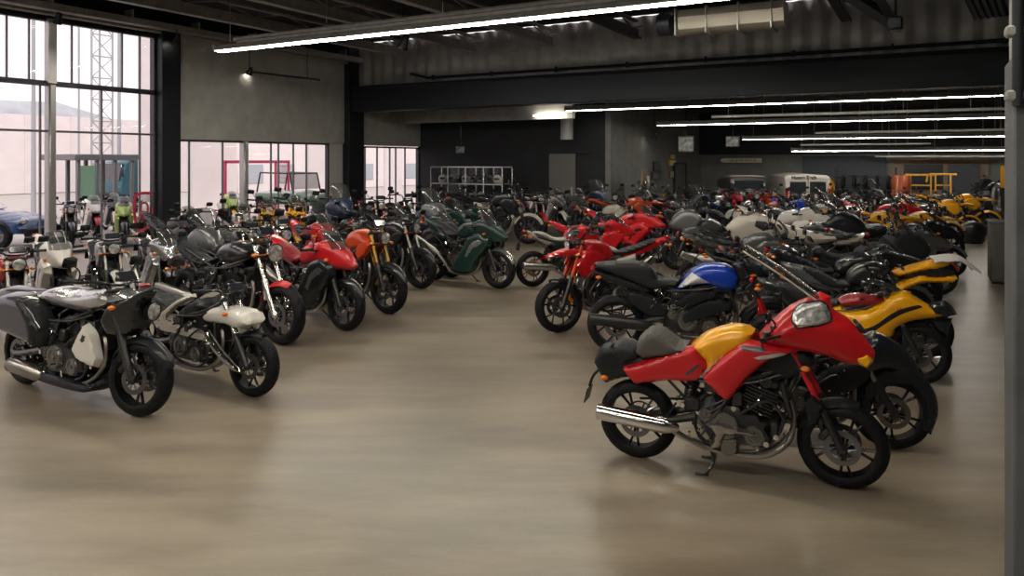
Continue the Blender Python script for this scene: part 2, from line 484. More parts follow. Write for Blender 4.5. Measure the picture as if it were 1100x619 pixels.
def fender_mb(lod, wb, R=WR+.028, a0=25, a1=150, wd=.075, z0=WR):
    mb = MB(); vs = []; fs = []; n = 18; m = 7
    for k in range(n+1):
        a = R_(a0+(a1-a0)*k/n); tp = 1-.45*abs(2*k/n-1)**3
        for layer in (0, 1):
            for j in range(m):
                u = -1+2*j/(m-1); rr = R+.004-.004*layer-.055*u*u*.9
                vs.append((wb+rr*math.cos(a), wd*u*tp, z0+rr*math.sin(a)))
    w2 = 2*m
    for k in range(n):
        for j in range(m-1):
            fs.append((k*w2+j, k*w2+j+1, (k+1)*w2+j+1, (k+1)*w2+j)); fs.append((k*w2+m+j, (k+1)*w2+m+j, (k+1)*w2+m+j+1, k*w2+m+j+1))
        for j in (0, m-1): fs.append((k*w2+j, (k+1)*w2+j, (k+1)*w2+m+j, k*w2+m+j))
    return mb.add(vs, fs)
def bars_mb(lod, ft, rise, width, pull):
    mb = MB(); x, z = ft
    P = [(x, 0, z+.05), (x+.0, .10, z+.06), (x-.03, .17, z+.05+rise), (x-pull, width, z+.05+rise)]
    for s in (-1, 1):
        mb.tube([(p[0], s*p[1], p[2]) for p in P], .0115, 8, 4)
        if lod < 2:
            h = (x-pull, s*(width-.17), z+.05+rise)
            mb.box(h, (.05, .06, .045), b=.01)
            mb.tube([h, (h[0]+.08, h[1]-s*.02, h[2]+.02), (x+.1, s*.05, z-.05)], .005, 5, 4)
            mb.tube([(h[0]+.02, h[1], h[2]), (h[0]+.07, h[1]+s*.03, h[2]), (h[0]+.065, h[1]+s*.18, h[2]-.01)], .005, 5, 3)
            mb.lathe([(.026, -.02), (.03, .03), (.001, .03)], axis='Z', c=(h[0]+.05, h[1]-s*.04, h[2]+.03), n=10)
    return mb
def grip_mb(lod, s, ft, rise, width, pull):
    mb = MB(); x, z = ft; c = (x-pull, 0, z+.05+rise)
    pr = [(.012, width-.13), (.02, width-.125), (.016, width-.11), (.018, width-.05), (.016, width), (.02, width+.004), (.02, width+.02), (.001, width+.02)]
    return mb.lathe([(r, s*h) for r, h in pr], c=c, n=10)
def mirror_mb(lod, s, ft, rise, width, pull, glass=False):
    mb = MB(); x, z = ft; h = Vector((x-pull+.02, s*(width-.15), z+.06+rise)); c = h+Vector((.02, s*.12, .15))
    if glass: return inflate([(-.06, -.03), (-.045, .032), (.0, .04), (.06, .03), (.055, -.025), (0, -.035)], .004, .02, s=.02, M=Matrix.Translation(c+Vector((-.022, 0, 0))) @ Matrix.Rotation(R_(90), 4, 'Z'))
    mb.tube([h, h+Vector((.05, s*.05, .08)), c], .006, 6, 4)
    inflate([(-.07, -.036), (-.055, .04), (.0, .048), (.07, .036), (.065, -.03), (0, -.042)], .018, .03, s=.03, M=Matrix.Translation(c) @ Matrix.Rotation(R_(90), 4, 'Z'), mb=mb)
    return mb
def lamp_mb(c, r, glass):
    mb = MB()
    if glass: return mb.lathe([(.001, .022), (r*.5, .018), (r*.9, .004), (r*.93, -.004)], axis='X', c=c, n=20)
    return mb.lathe([(.001, -r*1.1), (r*.5, -r*1.0), (r*.9, -r*.45), (r, 0), (r*1.03, .008), (r*.93, .01), (r*.9, 0)], axis='X', c=c, n=20)
def dash_mb(ft):
    mb = MB(); x, z = ft
    mb.box((x+.06, 0, z+.13), (.03, .20, .10), rot=(0, R_(-35), 0), b=.014)
    return mb
def signal_mb(x, z, s, w):
    mb = MB(); mb.tube([(x, s*.03, z), (x, s*w, z)], .007, 6); mb.ball((x, s*(w+.03), z), .028, 10, (1.2, 1, .75)); return mb
def stand_mb():
    mb = MB(); mb.tube([(.60, .14, .24), (.66, .22, .12), (.72, .30, .015)], .010, 7, 3); mb.box((.725, .305, .012), (.07, .05, .012), b=.004)
    mb.tube([(.60, .15, .24), (.70, .20, .16), (.66, .22, .12)], .005, 5, 3)
    return mb
def centre_stand_mb():
    mb = MB()
    for s in (-1, 1): mb.tube([(.55, s*.08, .24), (.60, s*.13, .10), (.54, s*.17, .012)], .011, 7, 3); mb.box((.52, s*.17, .012), (.10, .03, .014), b=.005)
    mb.tube([(.60, -.13, .10), (.60, .13, .10)], .009, 6)
    return mb
def peg_mb(sx):
    def f(mb, s):
        x = .62*sx
        mb.tube([(x, s*.12, .34), (x-.02, s*.20, .33), (x-.02, s*.28, .33)], .011, 7); mb.box((x+.04, s*.17, .36), (.12, .01, .05), b=.004)
        mb.tube([(x+.08, s*.18, .33), (x+.16, s*.22, .36), (x+.16, s*.26, .36)], .006, 6)
        mb.tube([(.32*sx, s*.10, .50), (.28*sx, s*.16, .44), (.27*sx, s*.25, .44)], .009, 6)
    return two(f)
def radiator_mb(sx):
    mb = MB(); M = Matrix.Translation((1.12*sx, 0, .62)) @ Matrix.Rotation(R_(-14), 4, 'Y')
    mb.box((0, 0, 0), (.035, .26, .26), b=.008, M=M)
    for k in range(14): mb.box((.02, 0, -.11+k*.017), (.006, .24, .004), M=M)
    return mb
def shock_mb(sx):
    mb = MB(); a = Vector((.38*sx, 0, .42)); b = Vector((.48*sx, 0, .72)); mb.tube([a, b], .018, 8)
    pts = [a.lerp(b, .2+.6*k/60)+Vector((math.cos(k*.9)*.032, math.sin(k*.9)*.032, 0)) for k in range(61)]
    return mb.tube(pts, .006, 5)
def plate_mb(t):
    mb = MB(); x, z = t
    mb.tube([(x+.05, 0, z), (x-.06, 0, z-.10), (x-.10, 0, z-.20)], .012, 6, 3); mb.box((x-.11, 0, z-.26), (.008, .16, .12), rot=(0, R_(14), 0), b=.003)
    return mb

def screen_mb(q, sx):
    (bx, bz), (tx, tz), w0, w1, sw = q; mb = MB(); vs = []; fs = []; n = 12; m = 8
    for L in (0, 1):
        for i in range(m+1):
            t = i/m; k = min(1, (1-t)*6)**.5 if t > .8 else 1
            for j in range(n+1):
                u = -1+2*j/n; w = (w0+(w1-w0)*t)*(1 if t < .85 else (1-((t-.85)/.15)**2*.25))
                x = bx+(tx-bx)*t-sw*u*u+.03*math.sin(t*math.pi)-L*.004; z = bz+(tz-bz)*t-.02*u*u*(t > .9)
                vs.append((x*sx, u*w, z))
    N = (n+1)*(m+1)
    for i in range(m):
        for j in range(n):
            a = i*(n+1)+j; fs.append((a, a+1, a+n+2, a+n+1)); fs.append((N+a, N+a+n+1, N+a+n+2, N+a+1))
    for j in range(n):
        for a in (j, m*(n+1)+j): fs.append((a, a+1, N+a+1, N+a))
    for i in range(m):
        for a in (i*(n+1), i*(n+1)+n): fs.append((a, a+n+1, N+a+n+1, N+a))
    return mb.add(vs, fs)

def sh(o, dx=0, dz=0, fx=1): return [(x*fx+dx, z+dz) for x, z in o]
def taper(x0, w0, x1, w1): return lambda x, z: w0+(w1-w0)*max(0, min(1, (x-x0)/(x1-x0)))
# solids: (name, outline, half width, edge radius, colour key, spacing) ; sides: (name, outline, y0, bulge, radius, colour key)
STY = {}
T_NAKED = [(.60, .78), (.64, .92), (.76, 1.01), (.95, 1.045), (1.10, 1.0), (1.20, .90), (1.14, .82), (.95, .77), (.78, .74)]
STY['naked'] = dict(
 solids=[('fuel_tank', T_NAKED, taper(.60, .12, .95, .17), .12, 'body'), ('seat', [(.0, .93), (.02, .97), (.2, .945), (.36, .87), (.5, .835), (.66, .86), (.62, .78), (.4, .765), (.2, .84)], .12, .06, 'seat'),
         ('tail_section', [(-.16, 1.0), (-.05, .97), (.02, .925), (.3, .80), (.58, .77), (.5, .69), (.25, .72), (.0, .83)], .09, .06, 'acc')],
 sides=[('side_panel', [(1.28, .86), (1.18, .95), (1.0, .86), (.92, .72), (1.02, .64), (1.16, .72)], .11, .05, .06, 'body'), ('lower_panel', [(.42, .50), (.60, .70), (.52, .76), (.3, .74)], .09, .03, .04, 'plast')],
 bars=(.04, .36, .12), lamp=(1.40, .95, .085), tail=(-.16, .96), ex='low', screen=None, ft=(1.22, 1.0), v=0)
STY['cruiser'] = dict(
 solids=[('fuel_tank', [(.55, .80), (.62, .92), (.78, .995), (.98, 1.01), (1.14, .95), (1.16, .87), (1.0, .79), (.75, .75)], taper(.55, .10, .9, .165), .10, 'body'),
         ('seat', [(-.10, .90), (-.06, .94), (.06, .88), (.20, .80), (.40, .765), (.58, .82), (.58, .76), (.4, .69), (.15, .72), (-.02, .80)], .13, .05, 'seat'),
         ('rear_fender', [(-.34, .60), (-.28, .72), (-.10, .80), (.12, .74), (.34, .70), (.3, .64), (.1, .67), (-.12, .69), (-.26, .60)], .085, .05, 'acc')],
 sides=[('side_panel', [(.40, .48), (.58, .48), (.66, .62), (.58, .72), (.36, .70)], .10, .04, .05, 'body')],
 bars=(.10, .40, .20), lamp=(1.38, .93, .095), tail=(-.33, .68), ex='low', screen=None, ft=(1.20, 1.02), v=2)
STY['sport'] = dict(
 solids=[('fuel_tank', sh(T_NAKED, 0, .0), taper(.60, .12, .95, .17), .12, 'body'),
         ('nose_fairing', [(1.02, 1.02), (1.16, 1.10), (1.34, 1.07), (1.54, .97), (1.72, .82), (1.66, .76), (1.46, .74), (1.24, .72), (1.08, .80)], taper(1.1, .21, 1.7, .05), .12, 'body'),
         ('seat', [(.10, .98), (.12, 1.0), (.3, .93), (.45, .84), (.62, .85), (.6, .77), (.4, .76), (.22, .86)], .11, .05, 'seat'),
         ('tail_section', [(-.24, 1.10), (-.10, 1.07), (.12, 1.0), (.3, .88), (.5, .78), (.42, .70), (.2, .76), (-.02, .90)], .10, .07, 'body')],
 sides=[('side_fairing', [(1.42, .80), (1.20, .90), (.98, .82), (.86, .66), (.66, .40), (.60, .24), (.84, .20), (1.06, .25), (1.16, .42), (1.30, .56), (1.44, .68)], .12, .09, .10, 'side'),
        ('fairing_stripe', [(1.36, .76), (1.18, .78), (1.02, .68), (.90, .48), (.98, .44), (1.10, .60), (1.26, .68)], .205, .006, .02, 'acc')],
 bars=(-.06, .33, .16), lamp=None, tail=(-.22, 1.06), ex='high', screen=((1.50, .99), (1.20, 1.24), .13, .12, .12), ft=(1.20, .98), v=0)
STY['enduro'] = dict(
 solids=[('fuel_tank', [(.66, .86), (.74, 1.0), (.90, 1.07), (1.08, 1.08), (1.18, 1.0), (1.16, .88), (.98, .80), (.78, .80)], taper(.66, .09, .95, .14), .10, 'body'),
         ('seat', [(-.08, 1.02), (-.04, 1.05), (.3, .98), (.6, .93), (.80, .98), (.78, .89), (.5, .86), (.2, .92)], .09, .05, 'seat'),
         ('tail_section', [(-.28, 1.06), (-.05, 1.03), (.3, .93), (.55, .88), (.45, .80), (.1, .88), (-.2, .99)], .08, .04, 'body'),
         ('beak', [(1.12, .98), (1.30, 1.01), (1.52, .98), (1.78, .90), (1.80, .885), (1.5, .90), (1.28, .90), (1.16, .90)], taper(1.2, .10, 1.8, .06), .05, 'body')],
 sides=[('tank_shroud', [(1.34, .80), (1.22, .96), (1.02, .98), (.86, .86), (.98, .72), (1.12, .62), (1.22, .66)], .10, .07, .08, 'body'), ('side_panel', [(.36, .70), (.60, .66), (.68, .82), (.34, .88)], .08, .03, .05, 'acc')],
 bars=(.08, .38, .10), lamp=(1.36, 1.02, .075), tail=(-.26, 1.04), ex='high', screen=((1.40, 1.07), (1.26, 1.28), .10, .08, .04), ft=(1.20, 1.04), v=0)
STY['tourer'] = dict(
 solids=[('fuel_tank', T_NAKED, taper(.60, .13, .95, .19), .12, 'body'),
         ('nose_fairing', [(.98, 1.00), (1.06, 1.12), (1.22, 1.22), (1.42, 1.20), (1.58, 1.08), (1.66, .92), (1.56, .82), (1.34, .78), (1.14, .82)], taper(1.05, .30, 1.65, .12), .14, 'body'),
         ('seat', [(-.12, .98), (-.08, 1.02), (.16, .98), (.26, .90), (.46, .86), (.64, .90), (.62, .78), (.3, .76), (.0, .88)], .16, .07, 'seat'),
         ('tail_section', [(-.28, .96), (-.12, .94), (.2, .86), (.56, .78), (.5, .66), (.2, .66), (-.14, .78)], .14, .08, 'body')],
 sides=[('side_fairing', [(1.42, .86), (1.14, .96), (.98, .86), (.90, .66), (.80, .42), (.92, .36), (1.10, .42), (1.24, .60), (1.44, .72)], .16, .09, .10, 'body'),
        ('pannier', [(-.34, .48), (-.40, .66), (-.30, .80), (.10, .80), (.30, .72), (.26, .50), (.0, .44)], .16, .16, .10, 'acc')],
 bars=(.10, .38, .16), lamp=None, tail=(-.28, .92), ex='low', screen=((1.40, 1.17), (1.12, 1.52), .20, .19, .10), ft=(1.20, 1.04), v=0)

def steer_m(ft, ang):
    if not ang: return Matrix.Identity(4)
    ax = Vector((-.42, 0, .9)).normalized(); h = Vector((ft[0], 0, ft[1]))
    return Matrix.Translation(h) @ Matrix.Rotation(ang, 4, ax) @ Matrix.Translation(-h)

BIKE_N = [0]
def bike(loc, heading, scale, sty, C, lod, label, wb=1.5, steer=0, lean=0, group='motorcycles on the showroom floor', cat='motorcycle', name='motorcycle', custom=None, **o):
    """C: body, acc, seat, rim, fork (tube), slider, engine, muffler, plast"""
    st = custom or STY[sty]; key = o.get('key', sty); sx = wb/1.5
    C = {**dict(body='black', acc='black', seat='vinyl', rim='rim', fork='steel', slider='frame', engine='engine', muffler='steel', plast='plastic', fender=None), **C}
    C.setdefault('side', C['body'])
    r = empty(name, loc, heading, scale); r.rotation_euler = (lean, 0, heading)
    tag(r, label, cat, group)
    ft = (st['ft'][0]*sx, st['ft'][1]); SM = steer_m(ft, steer); kind = o.get('rimkind', BIKE_N[0] % 2); BIKE_N[0] += 1
    def pt(n, k, f, m, par=r): return part(n, (k, lod), f, m, par)
    def front(ob): ob.matrix_basis = SM @ ob.matrix_basis; return ob
    # wheels
    for nm, x in (('rear_wheel', 0), ('front_wheel', wb)):
        wh = pt(nm, ('rim', kind), lambda: rim_mb(lod, kind=kind), C['rim']); wh.location = (x, 0, WR)
        wh.rotation_euler = (0, random.uniform(0, 3), 0)
        wh.matrix_basis = Matrix.Translation((x, 0, WR)) @ Matrix.Rotation(random.uniform(0, 3), 4, 'Y')
        if x: front(wh)
        pt('tyre', 'tyre', lambda: tyre_mb(lod), 'rubber', wh)
        if lod < 2:
            d = pt('brake_disc', 'disc', lambda: disc_mb(lod), 'disc', wh); d.location = (0, -.075, 0)
            if x: d = pt('brake_disc', 'disc', lambda: disc_mb(lod), 'disc', wh); d.location = (0, .075, 0)
    for s in (-1, 1):
        fl = front(pt('fork_leg', ('forkl', s, ft, wb), lambda: fork_mb(lod, s, ft, wb, 1), C['slider']))
        pt('fork_tube', ('forku', s, ft, wb), lambda: fork_mb(lod, s, ft, wb, 0), C['fork'], fl)
        if lod < 2: pt('brake_caliper', ('cal', s, wb), lambda: caliper_mb(lod, s, wb), o.get('caliper', 'engine'), fl)
    front(pt('fork_clamp', ('clamp', ft, wb), lambda: clamp_mb(lod, ft, wb), 'engine'))
    front(pt('front_fender', ('fend', wb, o.get('fa', 0)), lambda: fender_mb(lod, wb, *((WR+.028, 20, 160) if not o.get('fa') else (WR+.03, 70, 165))), C['fender'] or C['acc']))
    rise, width, pull = st['bars']
    hb = front(pt('handlebar', ('bars', ft, st['bars']), lambda: bars_mb(lod, ft, rise, width, pull), o.get('barcol', 'frame')))
    for s in (-1, 1):
        if lod < 2: pt('grip', ('grip', s, ft, st['bars']), lambda: grip_mb(lod, s, ft, rise, width, pull), 'rubber', hb)
        if o.get('mirrors', 1):
            mr = pt('mirror', ('mir', s, ft, st['bars']), lambda: mirror_mb(lod, s, ft, rise, width, pull), 'plastic', hb)
            if lod < 2: pt('mirror_glass', ('mirg', s, ft, st['bars']), lambda: mirror_mb(lod, s, ft, rise, width, pull, True), 'mirror', hb)
    if lod < 2: front(pt('instrument_panel', ('dash', ft), lambda: dash_mb(ft), 'dial'))
    if st['lamp']:
        x, z, q = st['lamp']; c = (x*sx, 0, z)
        hl = front(pt('headlight', ('lamp', c, q), lambda: lamp_mb(c, q, 0), o.get('lampcol', 'plastic')))
        pt('headlight_lens', ('lampg', c, q), lambda: lamp_mb(c, q, 1), 'lens', hl)
    # drivetrain and frame
    pt('frame', ('frame', sx), lambda: frame_mb(lod, sx), C.get('frame', 'frame'))
    en = pt('engine', ('eng', st['v'], sx), lambda: engine_mb(lod, st['v'], sx), C['engine'])
    for s in (-1, 1):
        pt('engine_cover', ('cov', s, sx), lambda: cover_mb(lod, s, sx), o.get('covercol', 'enginegrey'), en)
    if lod < 2: pt('engine_fittings', ('fit', sx, BIKE_N[0] % 3), lambda: fittings_mb(lod, sx, BIKE_N[0] % 3), o.get('fitcol', 'chrome'), en)
    pt('swingarm', ('swing', sx), lambda: swing_mb(lod, sx), 'frame')
    ex = pt('exhaust_pipe', ('ex', st['ex'], sx), lambda: exhaust_mb(lod, st['ex'], sx), 'steel')
    pt('muffler', ('muf', st['ex'], sx), lambda: muffler_mb(lod, st['ex'], sx), C['muffler'], ex)
    if lod < 2:
        pt('chain', ('chain', sx), lambda: chain_mb(lod, sx), 'engine'); pt('footpegs', ('peg', sx), lambda: peg_mb(sx), 'frame')
        pt('radiator', ('rad', sx), lambda: radiator_mb(sx), 'engine'); pt('shock_absorber', ('shock', sx), lambda: shock_mb(sx), o.get('shockcol', 'engine'))
        if o.get('centre'): pt('centre_stand', 'cstand', centre_stand_mb, 'frame')
        else: pt('kickstand', 'stand', stand_mb, 'frame')
    pt('tail_light', ('tl', st['tail']), lambda: MB().box((st['tail'][0]-.005, 0, st['tail'][1]), (.04, .12, .05), b=.012), 'redlens')
    if lod < 2:
        pt('licence_plate_holder', ('plt', st['tail']), lambda: plate_mb(st['tail']), 'plastic')
        for s in (-1, 1):
            pt('turn_signal', ('sg', s, st['tail']), lambda: signal_mb(st['tail'][0]+.06, st['tail'][1]-.08, s, .10), 'amber')
            front(pt('turn_signal', ('sgf', s, ft), lambda: signal_mb(ft[0]+.10, ft[1]-.12, s, .14), 'amber'))
    # bodywork
    sp = (.024, .035, .06)[lod]
    surf = {}
    for it in st['solids']:
        nm, ol, W, rad, ck = it[:5]; s2 = it[5] if len(it) > 5 else sp
        # stretch the outline with the wheelbase
        k = ('solid', key, nm, it[4] if 0 else '', sx, tuple(ol[0]))
        pt(nm, k, (lambda ol=ol, W=W, rad=rad, s2=s2: inflate(sh(ol, fx=sx), (lambda x, z: val(W, x/sx, z)), rad, s=max(s2, sp))), C.get(ck, ck))
    for it in st['sides']:
        nm, ol, y0, W, rad, ck = it[:6]; s2 = it[6] if len(it) > 6 else sp
        for s in (-1, 1):
            if len(it) > 7 and it[7] != s: continue
            k = ('side', key, nm, s, sx, tuple(ol[0]))
            pt(nm, k, (lambda ol=ol, W=W, rad=rad, y0=y0, s=s, s2=s2: inflate(sh(ol, fx=sx), W, rad, s=max(s2, sp) if lod else s2, side=s, y0=(lambda x, z: val(y0, x/sx, z)))), C.get(ck, ck))
    if st['screen']:
        pt('windscreen', ('scr', key, sx), lambda: screen_mb(st['screen'], sx), o.get('scrcol', 'screen'))
    return r
# ================================================================ THE HALL
WX = -17.6          # left wall
BY = 19.7           # bulkhead beam
DY = 23.7           # black wall
RXW = -9.5          # return wall
KY = 35.0           # back wall
EX = 7.0            # right wall
def floor_mat():
    m = bpy.data.materials.new('polished_concrete'); m.use_nodes = True; t = m.node_tree; b = t.nodes['Principled BSDF']
    tx = t.nodes.new('ShaderNodeTexCoord'); mp = t.nodes.new('ShaderNodeMapping'); mp.vector_type = 'TEXTURE'; mp.inputs['Rotation'].default_value = (0, 0, YAW); mp.inputs['Scale'].default_value = (1.9, .5, 1)
    n1 = t.nodes.new('ShaderNodeTexNoise'); n1.inputs['Scale'].default_value = 1.3; n1.inputs['Detail'].default_value = 8; n1.inputs['Roughness'].default_value = .66
    n2 = t.nodes.new('ShaderNodeTexNoise'); n2.inputs['Scale'].default_value = .35; n2.inputs['Detail'].default_value = 4
    mx = t.nodes.new('ShaderNodeMath'); mx.operation = 'ADD'; hf = t.nodes.new('ShaderNodeMath'); hf.operation = 'MULTIPLY'; hf.inputs[1].default_value = .5
    t.links.new(tx.outputs['Object'], mp.inputs['Vector']); t.links.new(mp.outputs[0], n1.inputs['Vector']); t.links.new(tx.outputs['Object'], n2.inputs['Vector'])
    t.links.new(n1.outputs['Fac'], mx.inputs[0]); t.links.new(n2.outputs['Fac'], mx.inputs[1]); t.links.new(mx.outputs[0], hf.inputs[0])
    r = t.nodes.new('ShaderNodeValToRGB'); r.color_ramp.interpolation = 'B_SPLINE'; e = r.color_ramp.elements
    e[0].position = .37; e[0].color = (.135, .112, .082, 1); e[1].position = .63; e[1].color = (.345, .29, .22, 1)
    x = r.color_ramp.elements.new(.5); x.color = (.228, .188, .138, 1)
    t.links.new(hf.outputs[0], r.inputs[0]); t.links.new(r.outputs[0], b.inputs['Base Color'])
    rr = t.nodes.new('ShaderNodeMapRange'); rr.inputs['From Min'].default_value = .3; rr.inputs['From Max'].default_value = .7; rr.inputs['To Min'].default_value = .29; rr.inputs['To Max'].default_value = .36
    t.links.new(n1.outputs['Fac'], rr.inputs['Value']); t.links.new(rr.outputs[0], b.inputs['Roughness'])
    b.inputs['Specular IOR Level'].default_value = 1.0
    bp = t.nodes.new('ShaderNodeBump'); bp.inputs['Strength'].default_value = .08; bp.inputs['Distance'].default_value = .01
    t.nodes.remove(bp)
    return m
W_ = dict(
 floor=floor_mat(), ceiling=mat('dark_ceiling_deck', (.012, .014, .017), .8), black=mat('black_wall', (.011, .013, .017), .7, mott=.3, mscale=1.5),
 grey=mat('grey_plaster', (.17, .175, .168), .75, mott=.12, mscale=2), cladding=mat('corrugated_cladding', (.50, .50, .475), .55, .2, mott=.12, mscale=2.5),
 fascia=mat('dark_cladding', (.34, .34, .335), .55, .3, mott=.2, mscale=2), steel=mat('dark_steel', (.020, .023, .029), .45, .5),
 zinc=mat('galvanised_steel', (.36, .355, .33), .42, .25, mott=.2, mscale=6), mullion=mat('anodised_frame', (.05, .055, .065), .4, .5),
 dullsteel=mat('dull_grey_steel', (.07, .07, .068), .5, .4), mullmid=mat('grey_frame', (.14, .145, .155), .45, .3), mullight=mat('light_aluminium', (.42, .41, .41), .35, .7), conc=mat('grey_concrete_column', (.10, .105, .112), .7, bump=.3, bscale=14, mott=.2, mscale=3),
 beige=mat('beige_panel', (.20, .15, .11), .7), dull=mat('blue_grey_panel', (.04, .05, .065), .6), glass=mat('window_glass', (.95, .95, .96), .02, 0, 0, trans=1, spec=.5),
 lamp=None, pave=mat('pale_paving', (.40, .37, .345), .8, mott=.08, mscale=2), pale=mat('pale_building', (.66, .60, .59), .8, mott=.05, mscale=1),
 joint=mat('floor_joint', (.07, .06, .045), .8), paleframe=mat('pale_frame', (.6, .57, .56), .6))
# thin clear pane: let the light through (a plain window, no caustics)
def pane_mat():
    m = bpy.data.materials.new('window_pane'); m.use_nodes = True; t = m.node_tree; t.nodes.clear()
    o = t.nodes.new('ShaderNodeOutputMaterial'); mx = t.nodes.new('ShaderNodeMixShader'); tr = t.nodes.new('ShaderNodeBsdfTransparent'); gl = t.nodes.new('ShaderNodeBsdfGlossy')
    lw = t.nodes.new('ShaderNodeLayerWeight'); pw = t.nodes.new('ShaderNodeMath'); pw.operation = 'POWER'; pw.inputs[1].default_value = 5; fr = t.nodes.new('ShaderNodeMath'); fr.operation = 'MULTIPLY_ADD'; fr.inputs[1].default_value = .6; fr.inputs[2].default_value = .012; t.links.new(lw.outputs['Facing'], pw.inputs[0]); t.links.new(pw.outputs[0], fr.inputs[0]); gl.inputs['Roughness'].default_value = .02; tr.inputs[0].default_value = (.96, .965, .97, 1)
    t.links.new(fr.outputs[0], mx.inputs[0]); t.links.new(tr.outputs[0], mx.inputs[1]); t.links.new(gl.outputs[0], mx.inputs[2]); t.links.new(mx.outputs[0], o.inputs[0]); return m
W_['glass'] = pane_mat()
def lamp_mat(n, c, s):
    m = bpy.data.materials.new(n); m.use_nodes = True; b = m.node_tree.nodes['Principled BSDF']
    b.inputs['Base Color'].default_value = (.8, .8, .8, 1); b.inputs['Emission Color'].default_value = (*c, 1); b.inputs['Emission Strength'].default_value = s; return m
W_['lamp'] = lamp_mat('lit_tube', (1, .93, .80), LUM)
W_['lampfar'] = lamp_mat('lit_tube_far', (1, .93, .82), LUM*1.0)
W_['spot'] = lamp_mat('lit_spot', (1, .90, .72), 12)

def slab(name, a, b, m, kind='structure', par=None, bev=0):
    c = [(a[i]+b[i])/2 for i in range(3)]; z = [abs(b[i]-a[i]) for i in range(3)]
    o = MB().box((0, 0, 0), z, b=bev).build(name, m, par); o.location = c
    if kind and not par: o['kind'] = kind
    return o
slab('floor', (WX, -8, -.2), (EX, KY, 0), W_['floor'])
slab('trim_1', (1.86, -2, .0005), (1.872, 34, .0015), W_['joint'])
slab('ceiling', (WX, -8, 6.2), (EX, BY, 6.4), W_['ceiling'])
slab('ceiling.001', (WX, BY, 4.35), (EX, KY, 4.5), W_['ceiling'])
slab('wall_right', (EX, -8, -.2), (EX+.2, KY, 6.4), W_['grey'])
slab('wall_front', (WX, -8.2, -.2), (EX, -8, 6.4), W_['grey'])
slab('wall_back', (RXW-.2, KY, -.2), (EX+.2, KY+.2, 2.45), W_['grey'])
slab('wall_back_upper', (RXW-.2, KY-.25, 2.45), (EX+.2, KY+.2, 4.5), W_['black'])
slab('wall_return', (RXW-.2, DY, 0), (RXW, KY, 4.5), W_['grey'])
def corr(name, a, b, z0, z1, m, pitch=.22, dep=.035, par=None):
    a, b = Vector(a), Vector(b); L = (b-a).length; u = (b-a)/L; nrm = Vector((u.y, -u.x)); n = int(L/pitch); vs = []; fs = []
    P = []
    for k in range(n):
        for q, d in ((0, 0), (.28, 1), (.5, 1), (.78, 0)): P.append(a+u*((k+q)*L/n)+nrm*(dep*d))
    P.append(b.copy())
    for p in P: vs += [(p.x, p.y, z0), (p.x, p.y, z1)]
    k = len(P); 
    for i in range(k-1): fs.append((2*i, 2*i+2, 2*i+3, 2*i+1))
    q = len(vs)
    bk = -.12
    vs += [(a.x+nrm.x*bk, a.y+nrm.y*bk, z0), (a.x+nrm.x*bk, a.y+nrm.y*bk, z1), (b.x+nrm.x*bk, b.y+nrm.y*bk, z0), (b.x+nrm.x*bk, b.y+nrm.y*bk, z1)]
    fs += [(q, q+1, q+3, q+2), (0, 1, q+1, q), (2*k-2, q+2, q+3, 2*k-1), tuple([2*i for i in range(k)]+[q+2, q]), tuple([2*i+1 for i in range(k)]+[q+3, q+1])]
    mb = MB().add(vs, fs); o = mb.build(name, m, par)
    if not par: o['kind'] = 'structure'
    return o
# left wall: cladding above the low windows, black columns, glazed bays
def yw(px): return on_x(px, HY, WX).y
Y1, Y2, Y3, Y4 = yw(166), yw(186), yw(367), yw(383)
corr('wall_left', (WX, Y3), (WX, Y2), 2.76, 5.6, W_['cladding'], pitch=.42, dep=.09)
corr('wall_left_far', (WX, DY), (WX, Y4), 2.72, 5.6, W_['cladding'], pitch=.42, dep=.09)
slab('wall_left_lintel', (WX-.25, -3, 5.42), (WX+.02, Y1, 5.6), W_['ceiling'])
slab('wall_left_top', (WX-.3, -8, 5.6), (WX+.02, DY, 6.4), W_['ceiling'])
slab('wall_left_near', (WX-.3, -8, -.2), (WX, -3, 6.4), W_['grey'])
slab('trim_2', (WX-.2, Y1, 0), (WX+.32, Y2, 6.2), W_['steel'], bev=.01)
slab('trim_3', (WX-.2, Y3, 0), (WX+.35, Y4, 6.2), W_['steel'], bev=.01)
slab('trim_4', (WX-.1, yw(352.5), 0), (WX+.05, Y3, 2.76), W_['paleframe'])
slab('trim_5', (WX-.2, -3, -.02), (WX+.05, DY, .06), W_['mullight'])
corr('wall_bulkhead', (WX, BY+.15), (EX, BY+.15), 4.3, 6.2, W_['fascia'], pitch=.45, dep=.09)
slab('trim_6', (WX, BY-.25, 3.84), (EX, BY+.25, 4.62), W_['steel'], bev=.02)
mb = MB()
mb.tube([(WX, BY-.30, 4.66), (EX, BY-.30, 4.62)], .05, 8)
struct(mb.build('trim_7', W_['steel']))
# black wall with a lighter grey sliding door, grey header
slab('wall_black', (WX, DY, -.2), (RXW-.2, DY+.2, 4.5), W_['black'])
d0, d1 = on_y(590, HY, DY-.06).x, on_y(618, HY, DY-.06).x
dr = empty('door_1', ((d0+d1)/2, DY-.04, 0)); dr['kind'] = 'structure'
slab('door_leaf', (-(d1-d0)/2, -.03, .02), ((d1-d0)/2, .03, 2.42), mat('grey_door', (.14, .14, .135), .6), par=dr)
slab('door_handle', ((d1-d0)/2-.14, -.08, .95), ((d1-d0)/2-.10, -.03, 1.25), W_['mullight'], par=dr)
slab('door_track', (-(d1-d0)/2-.6, -.06, 2.45), ((d1-d0)/2+.6, 0, 2.52), W_['steel'], par=dr)
slab('trim_8', (on_y(465, HY, DY).x, DY-1.8, 3.55), (on_y(615, HY, DY-1.8).x, DY-1.6, 4.3), W_['fascia'])
